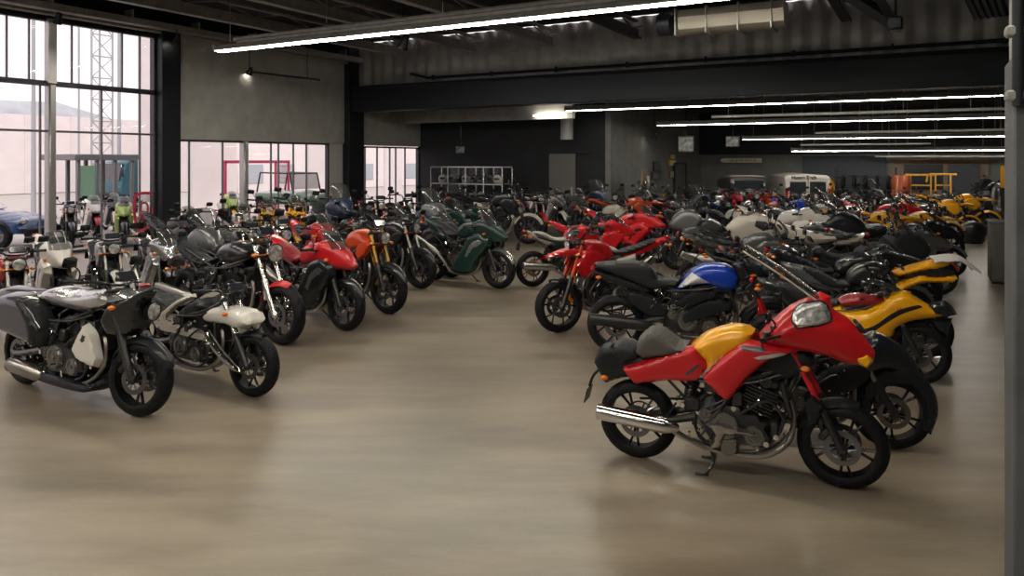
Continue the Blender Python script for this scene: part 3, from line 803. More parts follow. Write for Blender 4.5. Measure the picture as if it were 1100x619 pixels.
# windows -------------------------------------------------------------
def window(n, y0, y1, z0, z1, vert, horiz, dark=True, thick=()):
    r = empty('window_%d' % n, (WX, (y0+y1)/2, z0)); r['kind'] = 'structure'; cy = (y0+y1)/2
    f = MB(); t = .06
    for (ya, yb, za, zb) in ((y0, y1, 0, t), (y0, y1, z1-z0-t, z1-z0), (y0, y0+t, 0, z1-z0), (y1-t, y1, 0, z1-z0)):
        f.box((0, (ya+yb)/2-cy, (za+zb)/2), (.14, yb-ya, zb-za), b=.004)
    f.build('window_frame', W_['mullion'], r)
    m = MB()
    for y in vert: m.box((0, y-cy, (z1-z0)/2), (.07, .028, z1-z0), b=.004)
    for z, ya, yb in horiz: m.box((0, (ya+yb)/2-cy, z-z0), (.08, yb-ya, .05), b=.004)
    m.build('mullions', W_['mullmid'], r)
    for a, b in thick:
        q = MB().box((0, (a+b)/2-cy, (z1-z0)/2), (.24, b-a, z1-z0), b=.03); q.build('steel_post', W_['mullight'], r)
    MB().box((-.02, 0, (z1-z0)/2), (.012, y1-y0, z1-z0)).build('pane', W_['glass'], r)
    return r
window(1, -3, Y1, 3.95, 5.42, [yw(p) for p in (7, 31, 77, 131, 150)]+[6.6, 5, 3.4, 1.8, .2, -1.4], [], thick=())
window(2, -3, Y1, 0.02, 3.95, [yw(p) for p in (43, 109, 150)]+[6.2, 4.2, 2.2, .2], [(2.86, -3, Y1)], thick=((yw(50), yw(58)),))
window(3, Y2, yw(352), .02, 2.76, [yw(p) for p in (203, 239, 291, 299, 315, 329)], [], thick=((yw(259.5), yw(264.7)),))
window(4, Y4, DY, .02, 2.70, [yw(p) for p in (392, 405, 418.6, 425, 435)], [])
slab('trim_9', (WX-.02, yw(48), 3.95), (WX+.16, yw(57), 5.42), W_['mullight'])
# cable tray with the top rail along the left wall
tr = MB(); tr.box((WX+.45, 8.3, 5.62), (.30, 23, .16), b=.01); tr.tube([(WX+.25, -3, 5.5), (WX+.25, BY-.3, 5.5)], .04, 8)
for k in range(12): tr.box((WX+.45, -2+k*1.9, 5.78), (.34, .04, .2))
struct(tr.build('trim_10', W_['zinc']))
# joists and lattice under the dark roof
for i, x in enumerate((-14.7, -12.2, -9.6, -7.0, -4.4, -1.8, .8, 3.4)):
    j = MB(); j.box((x, 5.8, 5.62), (.16, 27, .26), b=.012)
    j.box((x+.14, 5.8, 5.50), (.04, 27, .04)); j.box((x, 5.8, 5.98), (.12, 27, .06))
    for k in range(14): j.tube([(x, -7+k*2, 5.75), (x, -6+k*2, 5.98), (x, -5+k*2, 5.75)], .02, 5)
    struct(j.build('trim_%d' % (20+i), W_['zinc'] if i < 3 else W_['dullsteel']))  # first three joists pale, the rest a darker grey
for i, y in enumerate((3.2, 9.6, 15.9)):
    j = MB(); j.box((-5.3, y, 5.95), (24.4, .14, .12))
    for k in range(24): j.tube([(WX+.3+k, y, 6.15), (WX+.8+k, y, 5.95), (WX+1.3+k, y, 6.15)], .018, 5)
    struct(j.build('trim_%d' % (30+i), W_['steel']))
# conduit and vertical seams on the bulkhead
j = MB(); j.tube([on_y(441, 79, BY-.02), (-14.2, BY-.05, 4.86), (EX, BY-.05, 4.84)], .045, 8)
for k in range(10): j.box((-14+k*2.2, BY-.04, 4.86), (.05, .1, .16))
struct(j.build('trim_40', W_['steel']))
# near column at the right edge with its pipes
cb = on_y(1079, HY, 4.68)
j = MB(); j.box((cb.x+.6, 4.18+.25, 1.35), (1.2, .5, 2.7), b=.012); struct(j.build('trim_41', W_['conc']))
j = MB(); j.box((cb.x+.62, 4.18+.25, 4.45), (1.2, .5, 3.5), b=.012); struct(j.build('trim_42', W_['fascia']))
pp = empty('pipe_bracket', (cb.x, 4.3, 2.45)); tag(pp, 'dark steel pipe bracket on the column at the right edge', 'bracket')
m = MB(); m.tube([(.02, -.14, 0), (.02, -.14, .9)], .03, 10); m.tube([(.08, -.15, .02), (.08, -.15, .9)], .018, 8); m.build('pipe', W_['steel'], pp)
for z in (.05, .35, .7): MB().box((.05, -.12, z), (.17, .09, .05), b=.01).build('clamp', W_['zinc'], pp)

# lit ceiling tubes ------------------------------------------------------
def luminaire(x0, x1, Y, z, label, wd=.13, top=6.2, kind='line', tubes=True, st=None):
    L = x1-x0; r = empty('linear_ceiling_light', ((x0+x1)/2, Y, z)); tag(r, label, 'ceiling light', 'linear lights hung across the hall')
    h = MB(); ol = [(-wd, .02), (-wd*1.15, .0), (-wd*.8, .09), (-wd*.35, .14), (wd*.35, .14), (wd*.8, .09), (wd*1.15, 0), (wd, .02)]
    h.prism([(a, b) for a, b in ol], -L/2, L/2, M=Matrix.Rotation(R_(90), 4, 'Z')); h.build('reflector_housing', W_['zinc'], r)
    MB().box((0, 0, .0), (L-.04, wd*(.9 if Y < 20 else .6), .035 if Y < 20 else .02), b=.008).build('light_tube', W_['lamp' if Y < 20 else 'lampfar'], r)
    for s in (-1, 1):
        MB().box((s*L/2, 0, .07), (.04, wd*2.3, .17), b=.01).build('end_cap', W_['zinc'], r)
    n = max(2, int(L/3))
    for k in range(n+1):
        x = -L/2+.4+(L-.8)*k/n; MB().tube([(x, 0, .12), (x, 0, top-z)], .008, 5).build('suspension_wire', W_['zinc'], r)
    return r
def xs(px0, px1, Y): return on_y(px0, HY, Y).x, on_y(px1, HY, Y).x
a, b = xs(235, 850, 12.1)
luminaire(a, b, 12.1, 4.80, 'longest lit tube, hung nearest to the camera under the dark roof', wd=.14)
# second housing riding above the near tube
m = MB(); m.box(((a+b)/2+.2, 12.40, 5.02), (b-a-.3, .16, .12), b=.02); m.tube([(a+.2, 12.40, 5.13), (b, 12.40, 5.13)], .05, 8); tag(m.build('cable_trunking', W_['zinc']), 'grey cable trunking riding above the longest lit tube', 'trunking')
a, b = xs(608, 1078, 21.5); luminaire(a, b, 21.5, 3.76, 'lit tube directly under the big black beam', top=4.35, wd=.09)
a, b = xs(706, 1090, 25.5); luminaire(a, b, 25.5, 3.42, 'second lit tube behind the black beam, above the grey return wall', top=4.35, wd=.08)
a, b = xs(798, 1090, 29.5); luminaire(a, b, 29.5, 2.99, 'third lit tube behind the black beam, starting above the wall sign', top=4.35, wd=.065)
a, b = xs(850, 1090, 32.2); luminaire(a, b, 32.2, 2.56, 'lowest and farthest lit tube, close over the back wall', top=4.35, wd=.06)
for i, y in enumerate((5.5, .5, -4.5)):  # unseen tubes, added to light the front of the hall
    luminaire(-14.5, 1.2, y, 5.3, 'unseen lit tube added to light the front floor', wd=.14)
# unlit rails and trays in the low ceiling at the back
for i, (p0, p1, py, Y, t) in enumerate(((765, 1090, 121, 23.4, .05), (620, 1060, 108, 22.2, .09), (876, 1090, 141, 28.0, .05), (860, 1000, 155, 31, .04), (940, 1090, 168, 33.5, .04))):
    a, b = xs(p0, p1, Y); z = on_y((p0+p1)/2, py, Y).z
    m = MB(); m.box(((a+b)/2, Y, z), (b-a, t*3, t*1.6), b=.01)
    k = 0
    while a+.5+k*1.6 < b: m.tube([(a+.5+k*1.6, Y, z), (a+.5+k*1.6, Y, 4.35)], .01, 5); k += 1
    struct(m.build('trim_%d' % (50+i), W_['zinc']))
# unit heater
hp = on_y(783, 20, 13.6)
h = empty('unit_heater', hp); tag(h, 'silver ribbed unit heater hanging by the near lit tube', 'heater')
m = MB(); m.prism([(-.30, .05), (-.24, -.16), (-.10, -.24), (.14, -.24), (.26, -.14), (.30, .05), (.2, .2), (-.2, .2)], -.98, .86, M=Matrix.Rotation(R_(90), 4, 'Z')); m.build('heater_body', mat('pale_reflector', (.50, .47, .40), .35, .6), h)
m = MB()
for k in range(4): m.box((-.9+k*.56, 0, -.02), (.03, .63, .50), b=.01)
m.build('band', W_['zinc'], h)
m = MB(); m.lathe([(.001, -.0), (.20, 0), (.22, .05), (.22, .25), (.12, .32), (.001, .32)], axis='X', c=(-1.3, 0, 0), n=20); m.box((-1.32+.3, 0, .2), (.3, .3, .2), b=.03); m.build('motor', W_['steel'], h)
m = MB()
for x in (-.7, .6): m.tube([(x, 0, .2), (x, 0, 6.2-hp.z)], .012, 6)
m.box((0, 0, .30), (2.1, .12, .08), b=.01); m.build('hanger', W_['steel'], h)
# ducts, struts high up
m = MB(); p, q = on_y(900, -14, 12.5), on_y(962, 26, 12.5); m.tube([p, q], .11, 4); m.tube([on_y(936, -14, 12.2), q], .08, 4); m.box(q, (.2, .3, .2), b=.03)
m.tube([q, (q.x, q.y, 6.2)], .02, 6)
tag(m.build('roof_strut', W_['steel']), 'dark slanting roof strut right of the silver unit heater', 'strut')
m = MB(); c = on_y(1058, 20, 15.5)
for k in range(5): m.tube([(c.x-.35+.16*k, c.y, 6.2), (c.x-.4+.17*k, c.y+.1, 5.6), (c.x-.3+.12*k, c.y-.05, 5.2), (c.x-.1+.1*k, c.y, 4.7)], .07, 8, 5)
tag(m.build('duct_bundle', W_['steel']), 'bundle of dark ducts high beside the right column', 'duct')
# spotlights
def spot(p, label, top, ang=25, sz=1.0):
    r = empty('spotlight', p); tag(r, label, 'spotlight', 'small spotlights under the ceiling'); r.scale = (sz, sz, sz)
    M = Matrix.Rotation(R_(ang), 4, 'Y')
    MB().lathe([(.001, .16), (.045, .15), (.06, .06), (.085, -.06), (.08, -.06), (.05, .05), (.001, .06)], axis='Z', n=16, M=M).build('lamp_housing', W_['steel'], r)
    MB().lathe([(.001, -.045), (.074, -.045), (.074, -.035), (.001, -.035)], axis='Z', n=16, M=M).build('lens', W_['spot'], r)
    MB().tube([(0, 0, .15), (0, 0, (top-p[2])/sz)], .010, 6).build('stem', W_['steel'], r)
spot(on_y(433, 48, 13.5), 'lit round spotlight hanging just below the longest lit tube', 6.2, sz=1.6)
spot(on_y(495, 133, 22.5), 'small spotlight in front of the grey header over the black wall', 4.35, sz=1.3)
spot(on_x(62, 22, WX+.5), 'dark spotlight on the rail above the tall window', 5.6, sz=1.2)
spot(on_x(190, 44, WX+.6), 'lit spotlight on the rail above the black window column', 5.6, sz=1.2)
spot(on_y(571, 128, 22.8), 'lit spotlight left of the lit tube under the beam', 4.35)
spot(on_y(657, 152, 24.5), 'small white spotlight beside the corner of the grey return wall', 4.35, sz=1.4)
spot(on_y(703, 148, 27), 'spotlight shining on the grey wall beside the hanging screen', 4.35, sz=1.2)
spot(on_y(268, 78, 15.2), 'spotlight on the thin bar in front of the corrugated cladding', 6.2, sz=1.1)
m = MB(); m.tube([on_y(234, 73, 15.2), on_y(343, 86, 15.2)], .03, 8)
for px in (240, 330): q = on_y(px, 77 if px < 300 else 84, 15.2); m.tube([q, (q.x, q.y, 6.2)], .012, 6)
tag(m.build('light_bar', W_['steel']), 'thin dark spotlight bar hung before the corrugated cladding', 'rail')
m = MB(); q = on_y(590, 124, 21.8); m.box((q.x, q.y, q.z), (1.1, .22, .06), b=.02); tag(m.build('small_lit_panel', W_['spot']), 'short lit panel left of the tube under the black beam', 'ceiling light')
m = MB(); q = on_y(609, 130, 23.0); m.tube([(q.x, q.y, 4.35), (q.x, q.y, 2.9)], .22, 20); tag(m.build('ventilation_duct', W_['fascia']), 'grey round ventilation duct dropping before the black wall', 'duct')
# ================================================================ THE BIKES IN FRONT
def place(rear, front):
    a, b = G(*rear), G(*front); d = b-a
    return a, math.atan2(d.y, d.x), d.length
def near(rear, front, scale, sty, C, label, lod=0, **k):
    a, h, L = place(rear, front)
    wb = round(max(1.35, min(1.85, L/scale)), 2)
    d = (G(*front)-a).normalized(); a = G(*front)-d*wb*scale        # front wheel keeps its place
    c = Vector((a.x+d.x*wb*scale*.5, a.y+d.y*wb*scale*.5)); u = Vector((d.x, d.y))*scale
    FIXED.append((c, [c-u*(wb/2+.1), c, c+u*(wb/2+.1)], .66))
    return bike((a.x, a.y, 0), h, scale, sty, C, lod, label, wb=wb, **k)
FIXED = []
# --- red bike with yellow tank
nose = [(.906, 1.05), (1.03, 1.19), (1.154, 1.30), (1.35, 1.407), (1.415, 1.38), (1.44, 1.29), (1.54, 1.22), (1.63, 1.12), (1.717, 1.00), (1.706, .945), (1.626, .90), (1.511, .90), (1.394, .94), (1.245, .965), (1.031, 1.0)]
nW = lambda x, z: .25-.19*max(0, min(1, (x-1.05)/.65))-.10*max(0, min(1, (z-1.15)/.3))
nS = surface(nose, nW, .16)
side = [(.513, .73), (.595, .839), (.691, .932), (.825, 1.037), (.974, 1.03), (1.246, 1.01), (1.126, .958), (1.005, .904), (.865, .769), (.739, .597), (.685, .577)]
sS = lambda x, z: .14+.09*profile(seg_dist((x, z), side), .10)+.004
rear = [(-.114, .736), (.081, .808), (.407, .943), (.483, .967), (.589, .816), (.483, .69), (.254, .664), (.004, .608), (-.06, .671)]
rS = lambda x, z: .10+.07*profile(seg_dist((x, z), rear), .08)+.004
HERO = dict(
 solids=[('fuel_tank', [(.423, .945), (.516, 1.034), (.648, 1.10), (.794, 1.132), (.90, 1.10), (.88, .98), (.70, .86), (.60, .74), (.53, .69), (.50, .70), (.53, .84), (.46, .90)], .185, .11, 'yellow'),
         ('nose_fairing', nose, nW, .16, 'red'),
         ('seat', [(.018, .965), (.106, 1.054), (.193, 1.051), (.331, .962), (.43, .95), (.38, .88), (.071, .80), (-.018, .856)], .17, .07, 'seatgrey'),
         ('pillion_seat', [(-.188, .911), (-.09, .935), (.02, .905), (.06, .82), (-.10, .735), (-.199, .821)], .15, .07, 'vinyl'),
         ('tail_section', [(-.36, .74), (-.30, .86), (-.20, .90), (.1, .84), (.45, .86), (.5, .72), (.1, .66), (-.12, .62), (-.26, .56)], .11, .08, 'plastic'),
         ('inner_fairing', [(.86, .98), (1.2, 1.0), (1.36, .92), (1.22, .80), (1.02, .70), (.88, .80)], .12, .08, 'plastic')],
 sides=[('side_fairing', side, .14, .09, .10, 'red', .02), ('rear_side_panel', rear, .10, .07, .08, 'red', .02),
        ('fairing_vent', [(.70, .935), (.83, 1.03), (.93, 1.03), (1.02, .99), (.95, .965), (.82, .97)], (lambda x, z: sS(x, z)-.02), .022, .03, 'darkdecal', .015),
        ('fairing_trim', [(.513, .735), (.595, .845), (.70, .945), (.76, .985), (.70, .92), (.615, .825), (.54, .73)], (lambda x, z: .16), .03, .02, 'decalw', .015),
        ('emblem', [(.90, .935), (.96, .955), (1.10, .985), (1.13, .98), (1.08, .955), (.95, .925)], sS, .003, .01, 'decalw', .012),
        ('emblem', [(.40, .745), (.44, .79), (.50, .835), (.51, .825), (.46, .775), (.41, .735)], rS, .003, .01, 'darkdecal', .012),
        ('headlight', [(1.169, 1.264), (1.215, 1.316), (1.35, 1.352), (1.40, 1.314), (1.429, 1.22), (1.335, 1.19), (1.2, 1.169), (1.166, 1.209)], nS, .028, .03, 'lens', .02),
        ('headlight_bezel', [(1.16, 1.264), (1.21, 1.324), (1.352, 1.361), (1.409, 1.317), (1.438, 1.215), (1.335, 1.181), (1.195, 1.16), (1.157, 1.207)], nS, .006, .02, 'plastic', .02),
        ('turn_signal', [(1.57, .965), (1.66, .99), (1.70, .95), (1.66, .89), (1.60, .92)], (lambda x, z: .055), .03, .03, 'yellow', .015),
        ('fork_cover', [(1.235, .60), (1.30, .68), (1.38, .62), (1.34, .50), (1.26, .46)], .13, .03, .03, 'plastic', .02),
        ('engine_guard', [(.56, .40), (.62, .425), (.90, .39), (.92, .36), (.70, .345), (.66, .24), (.58, .22), (.62, .34)], .20, .03, .03, 'steel', .015),
        ('sump_box', [(.66, .33), (.80, .33), (.79, .19), (.70, .16), (.64, .20)], .14, .05, .03, 'enginegrey', .02)],
 bars=(.06, .38, .16), lamp=None, tail=(-.30, .72), ex='low', screen=((1.36, 1.37), (.86, 1.70), .15, .20, .05), ft=(1.16, 1.0), v=0)
hero = near((686, 491), (905, 524), .93, None, dict(body='red', acc='plastic', fork='red', fender='plastic', muffler='chrome'), 'red touring motorcycle with yellow fuel tank and clear headlight, nearest on the right', custom=HERO, key='hero', lod=0, rimkind=0, centre=1, steer=R_(-4), fa=1)
m = MB()
for sg in (-1, 1): m.tube([(1.36-.05, sg*.152, 1.37), (1.10-.05, sg*.178, 1.555), (.86-.045, sg*.192, 1.70)], .007, 6, 4)
m.build('windscreen_edge', 'cream', hero)  # pale tubes added to draw the bright light line along the screen edge
# --- black touring bike, far left
top = [(.36, .90), (.50, .97), (.66, .985), (.80, .965), (1.0, .99), (1.22, 1.03), (1.34, .97), (1.30, .90), (1.10, .83), (.80, .82), (.55, .83), (.40, .86)]
tS = surface(top, .17, .08)
BLACK = dict(
 solids=[('fuel_tank', top, .17, .08, 'silver'), ('tail_section', [(-.30, .88), (-.1, .92), (.3, .90), (.6, .82), (.5, .66), (.1, .66), (-.24, .76)], .14, .09, 'black'),
         ('front_cowl', [(1.16, .76), (1.24, .90), (1.40, .97), (1.58, 1.06), (1.64, 1.04), (1.52, .90), (1.52, .72), (1.40, .64), (1.24, .64)], taper(1.1, .16, 1.6, .07), .06, 'black'),
         ('belly_pan', [(.0, .22), (.10, .26), (.5, .26), (1.1, .24), (1.2, .30), (1.24, .22), (1.0, .12), (.4, .13)], .19, .06, 'plastic')],
 sides=[('pannier', [(-.12, .70), (-.08, .84), (.10, .90), (.40, .90), (.56, .80), (.64, .62), (.60, .46), (.38, .50), (.0, .56), (-.12, .60)], .14, .17, .11, 'black', .022),
        ('pannier_lid', [(.32, .88), (.42, .88), (.58, .70), (.60, .54), (.54, .50), (.48, .70)], .295, .02, .03, 'plastic', .022),
        ('side_cover', [(.92, .50), (.99, .62), (1.08, .74), (1.18, .67), (1.22, .57), (1.25, .46), (1.20, .38), (1.0, .42), (.96, .46)], .15, .06, .05, 'white', .02),
        ('grille', [(1.04, .60), (1.09, .67), (1.14, .65), (1.12, .59), (1.07, .57)], .205, .006, .01, 'plastic', .015),
        ('tank_trim', [(.42, .865), (.72, .845), (1.04, .855), (1.24, .89), (1.1, .835), (.8, .825), (.55, .835)], .12, .05, .03, 'black', .02)],
 bars=(.03, .38, .22), lamp=(1.56, .86, .08), tail=(-.30, .82), ex='slash', screen=None, ft=(1.24, 1.0), v=2)
near((28, 412), (152, 446), 1.04, None, dict(body='silver', acc='black', fork='frame'), 'black touring motorcycle with side case, silver tank cover and white side panel', custom=BLACK, key='blacktour', lod=0, rimkind=0, steer=R_(14))
# --- white and black bike beside it
WHITE = dict(
 solids=[('front_cowl', [(.90, .70), (.96, .79), (1.07, .855), (1.30, .87), (1.50, .84), (1.56, .74), (1.44, .66), (1.22, .68), (1.0, .66)], .15, .10, 'white'),
         ('seat', [(.0, .84), (.04, .88), (.3, .84), (.55, .82), (.75, .88), (.74, .78), (.4, .74), (.1, .78)], .12, .06, 'vinyl'),
         ('air_box', [(.50, .70), (.70, .84), (.84, .90), (.92, .84), (.86, .68), (.66, .62)], .13, .06, 'engine'),
         ('tail_section', [(-.20, .92), (.0, .88), (.3, .78), (.5, .72), (.4, .64), (.1, .70), (-.1, .80)], .10, .06, 'black')],
 sides=[('frame_band', [(.22, .60), (.36, .70), (.60, .86), (.86, .96), (.88, .925), (.62, .80), (.44, .66), (.56, .605), (.90, .60), (1.10, .56), (1.0, .49), (.62, .50), (.32, .51)], .14, .04, .04, 'cream', .02),
        ('fork_blade', [(1.00, .56), (1.06, .50), (1.20, .37), (1.42, .26), (1.50, .27), (1.46, .32), (1.26, .44), (1.12, .56), (1.06, .62)], .14, .03, .035, 'chrome', .018)],
 bars=(.05, .36, .14), lamp=(1.50, .72, .07), tail=(-.18, .9), ex='slash', screen=None, ft=(1.20, .92), v=0)
near((165, 395), (272, 426), .94, None, dict(body='white', acc='plastic', fork='chrome'), 'white and black naked motorcycle with chrome fork blade, right of the side-case bike', custom=WHITE, key='white', lod=0, rimkind=1, steer=R_(10), fa=1)
# --- naked black bike with long chrome forks and a red fender
near((203, 344), (303, 370), 1.16, 'cruiser', dict(body='black', acc='black', fork='chrome', slider='chrome', fender='red'), 'black roadster with long chrome forks and small red front fender', lod=0, rimkind=1, steer=R_(8), fa=1, barcol='chrome', lampcol='chrome')
# --- red ones
near((300, 338), (372, 355), 1.05, 'sport', dict(body='red', acc='grey', seat='seatred', side='black', fender='black'), 'red and black sport motorcycle between the chrome-fork roadster and the orange-red bike', lod=0, rimkind=0, steer=R_(6))
near((350, 322), (418, 337), 1.13, 'naked', dict(body='orange', acc='red', fork='gold', fender='black'), 'orange-red naked motorcycle with gold forks, last of the red ones on the left', lod=0, rimkind=1, steer=R_(6), caliper='gold')
near((385, 300), (452, 310), 1.08, 'naked', dict(body='black', acc='black'), 'plain black naked motorcycle directly behind the orange-red one', lod=0, rimkind=0, steer=R_(5))
near((422, 289), (485, 298), 1.06, 'sport', dict(body='black', acc='grey'), 'black faired motorcycle between plain black naked one and dark green one', lod=1, rimkind=1, steer=R_(8))
near((466, 301), (536, 310), 1.08, 'sport', dict(body='green', acc='silver', fender='silver'), 'dark green sport motorcycle at the aisle end of the left row', lod=0, rimkind=0, steer=R_(4))
# --- white seat bike, facing right
near((572, 308), (652, 303), 1.0, 'naked', dict(body='red', acc='seatwhite', seat='seatwhite', rim='rimcopper'), 'red motorcycle with long white seat and copper rear wheel, mid-aisle', lod=0, rimkind=0)
# --- black and red bike facing left
near((700, 343), (600, 357), 1.07, 'enduro', dict(body='red', acc='white', fork='orange', fender='black'), 'red and black motorcycle facing left with orange fork, behind the blue bike', lod=0, rimkind=1, steer=R_(-8), fa=1, caliper='amber')
# --- blue
bt = [(.53, .64), (.556, .70), (.677, .84), (.785, .947), (.917, .985), (1.10, .97), (1.20, .86), (1.18, .72), (1.036, .70), (.917, .741), (.725, .735)]
bS = surface(bt, .19, .12)
BLUE = dict(
 solids=[('fuel_tank', bt, .19, .12, 'blue'),
         ('seat', [(-.24, .94), (-.2, .965), (-.008, .985), (.25, .985), (.35, .94), (.41, .84), (.532, .82), (.66, .85), (.60, .72), (.337, .69), (.141, .77), (-.15, .88)], .15, .07, 'vinyl'),
         ('tail_section', [(-.26, .92), (.1, .82), (.40, .70), (.30, .62), (.0, .72), (-.22, .84)], .11, .06, 'plastic'),
         ('front_cowl', [(1.16, .80), (1.14, .98), (1.28, 1.04), (1.42, .98), (1.44, .86), (1.3, .78)], .11, .08, 'plastic')],
 sides=[('tank_stripe', [(.60, .735), (.74, .895), (.90, .80), (.76, .775)], bS, .004, .01, 'decalw', .018),
        ('air_intake', [(.528, .575), (.767, .717), (.979, .711), (.955, .638), (.672, .531)], .15, .05, .04, 'plastic', .02),
        ('side_cover', [(.624, .48), (.88, .624), (1.119, .607), (1.096, .533), (.814, .414), (.648, .359)], .16, .05, .04, 'plastic', .02),
        ('side_panel', [(.10, .70), (.36, .64), (.54, .50), (.46, .42), (.28, .46), (.14, .56)], .13, .05, .05, 'plastic', .02)],
 bars=(.05, .38, .12), lamp=(1.46, .92, .08), tail=(-.24, .90), ex='low', screen=None, ft=(1.22, 1.0), v=0)
near((662, 379), (828, 386), 1.07, None, dict(body='blue', acc='plastic', fork='frame', slider='redlens', muffler='engine'), 'blue-tanked motorcycle with long black seat facing right, behind the red tourer', custom=BLUE, key='blue', lod=0, rimkind=1)
# --- yellow
ym = [(.58, .74), (.70, .76), (.857, .741), (1.041, .787), (1.222, .90), (1.361, .935), (1.46, .892), (1.615, .81), (1.825, .72), (1.672, .677), (1.44, .626), (1.302, .561), (1.262, .469), (1.142, .436), (1.112, .322), (.959, .44), (.877, .50), (.72, .62)]
yW = taper(1.0, .24, 1.82, .07); yS = surface(ym, yW, .14)
YEL = dict(
 solids=[('body_fairing', ym, yW, .14, 'yellow', .024),
         ('nose_tip', [(1.60, .80), (1.652, .83), (1.768, .861), (1.845, .80), (1.889, .727), (1.806, .699), (1.64, .70)], .09, .05, 'black'),
         ('chin_fairing', [(1.60, .66), (1.845, .69), (1.787, .511), (1.70, .54)], .06, .05, 'plastic'),
         ('fuel_tank', [(.66, .80), (.78, .86), (.948, .885), (1.134, .87), (1.24, .84), (1.05, .76), (.75, .74)], .15, .07, 'crimson'),
         ('seat', [(.04, .93), (.08, .96), (.3, .90), (.5, .80), (.72, .82), (.7, .72), (.4, .70), (.2, .80)], .12, .05, 'vinyl'),
         ('tail_section', [(-.24, 1.0), (-.08, .98), (.12, .94), (.4, .78), (.6, .74), (.5, .64), (.2, .70), (-.1, .86)], .10, .06, 'black')],
 sides=[('black_stripe', [(.90, .545), (1.056, .608), (1.216, .72), (1.354, .784), (1.50, .815), (1.54, .795), (1.354, .735), (1.216, .66), (1.04, .54), (.97, .50)], yS, .005, .01, 'black', .018)],
 bars=(.0, .34, .18), lamp=None, tail=(-.22, .96), ex='low', screen=((1.36, .93), (1.08, 1.04), .13, .12, .10), ft=(1.18, .90), v=0)
near((838, 399), (985, 413), .98, None, dict(body='yellow', acc='plastic'), 'yellow sport motorcycle with black side stripe, parked right of the red tourer', custom=YEL, key='yellow', lod=0, rimkind=1, fa=1)
Y2S = dict(YEL); Y2S['solids'] = [
         ('nose_fairing', [(1.10, .98), (1.36, 1.074), (1.523, 1.128), (1.70, 1.155), (1.80, 1.12), (1.778, 1.07), (1.66, 1.03), (1.463, 1.0), (1.2, .93)], taper(1.2, .18, 1.8, .09), .08, 'yellow'),
         ('nose_gap', [(1.2, .99), (1.5, 1.05), (1.75, 1.08), (1.84, 1.03), (1.84, .95), (1.5, .93), (1.25, .90)], taper(1.2, .15, 1.84, .07), .06, 'black'),
         ('lower_fairing', [(1.10, .86), (1.282, .923), (1.443, .985), (1.582, .965), (1.855, .98), (1.885, .936), (1.816, .888), (1.582, .875), (1.38, .84), (1.2, .74)], taper(1.2, .22, 1.85, .10), .08, 'yellow'),
         ('fuel_tank', sh(T_NAKED, -.02, .05), .15, .1, 'black'),
         ('seat', [(.04, .98), (.08, 1.02), (.3, .96), (.5, .86), (.68, .88), (.66, .78), (.4, .76), (.2, .86)], .12, .05, 'vinyl'),
         ('tail_section', [(-.24, 1.06), (-.08, 1.04), (.12, 1.0), (.4, .84), (.6, .78), (.5, .70), (.2, .76), (-.1, .92)], .10, .06, 'grey')]
Y2S['sides'] = [('side_fairing', [(1.30, .84), (1.1, .88), (.95, .78), (.80, .50), (.9, .36), (1.08, .40), (1.22, .58)], .12, .08, .08, 'plastic')]
Y2S['screen'] = ((1.46, 1.14), (1.10, 1.22), .15, .14, .12)
near((868, 377), (992, 386), .97, None, dict(body='black', acc='plastic'), 'black motorcycle with yellow nose and white cover, behind the striped yellow one', custom=Y2S, key='yel2', lod=0, rimkind=0, fa=1)
# --- black scooter-like bike behind the red tourer
SC = dict(
 solids=[('body_fairing', [(.10, .60), (.20, .72), (.5, .66), (.78, .60), (.98, .72), (1.2, .80), (1.34, .74), (1.3, .56), (1.1, .44), (.8, .34), (.4, .36), (.2, .44)], .18, .10, 'plastic'),
         ('front_shield', [(1.22, .60), (1.20, .86), (1.34, .96), (1.5, .90), (1.66, .78), (1.74, .64), (1.62, .60), (1.44, .66)], taper(1.2, .20, 1.7, .08), .10, 'black'),
         ('seat', [(-.05, .80), (.0, .86), (.3, .82), (.55, .76), (.7, .70), (.6, .64), (.2, .68)], .15, .06, 'vinyl'),
         ('tail_section', [(-.2, .78), (0, .76), (.5, .66), (.4, .56), (0, .60)], .12, .07, 'black')],
 sides=[('wheel_cover', [(1.20, .30), (1.24, .52), (1.40, .66), (1.62, .68), (1.80, .56), (1.86, .36), (1.80, .16), (1.74, .20), (1.74, .40), (1.64, .54), (1.46, .54), (1.34, .42), (1.30, .26)], .07, .04, .05, 'plastic')],
 bars=(.0, .30, .16), lamp=None, tail=(-.2, .74), ex='low', screen=None, ft=(1.16, .86), v=0)
near((800, 468), (958, 482), .93, None, dict(acc='plastic'), 'low black scooter mostly hidden behind the red tourer, showing its front wheel', custom=SC, key='scoot', lod=0, rimkind=0, mirrors=0, cat='scooter', name='scooter', group='scooters')

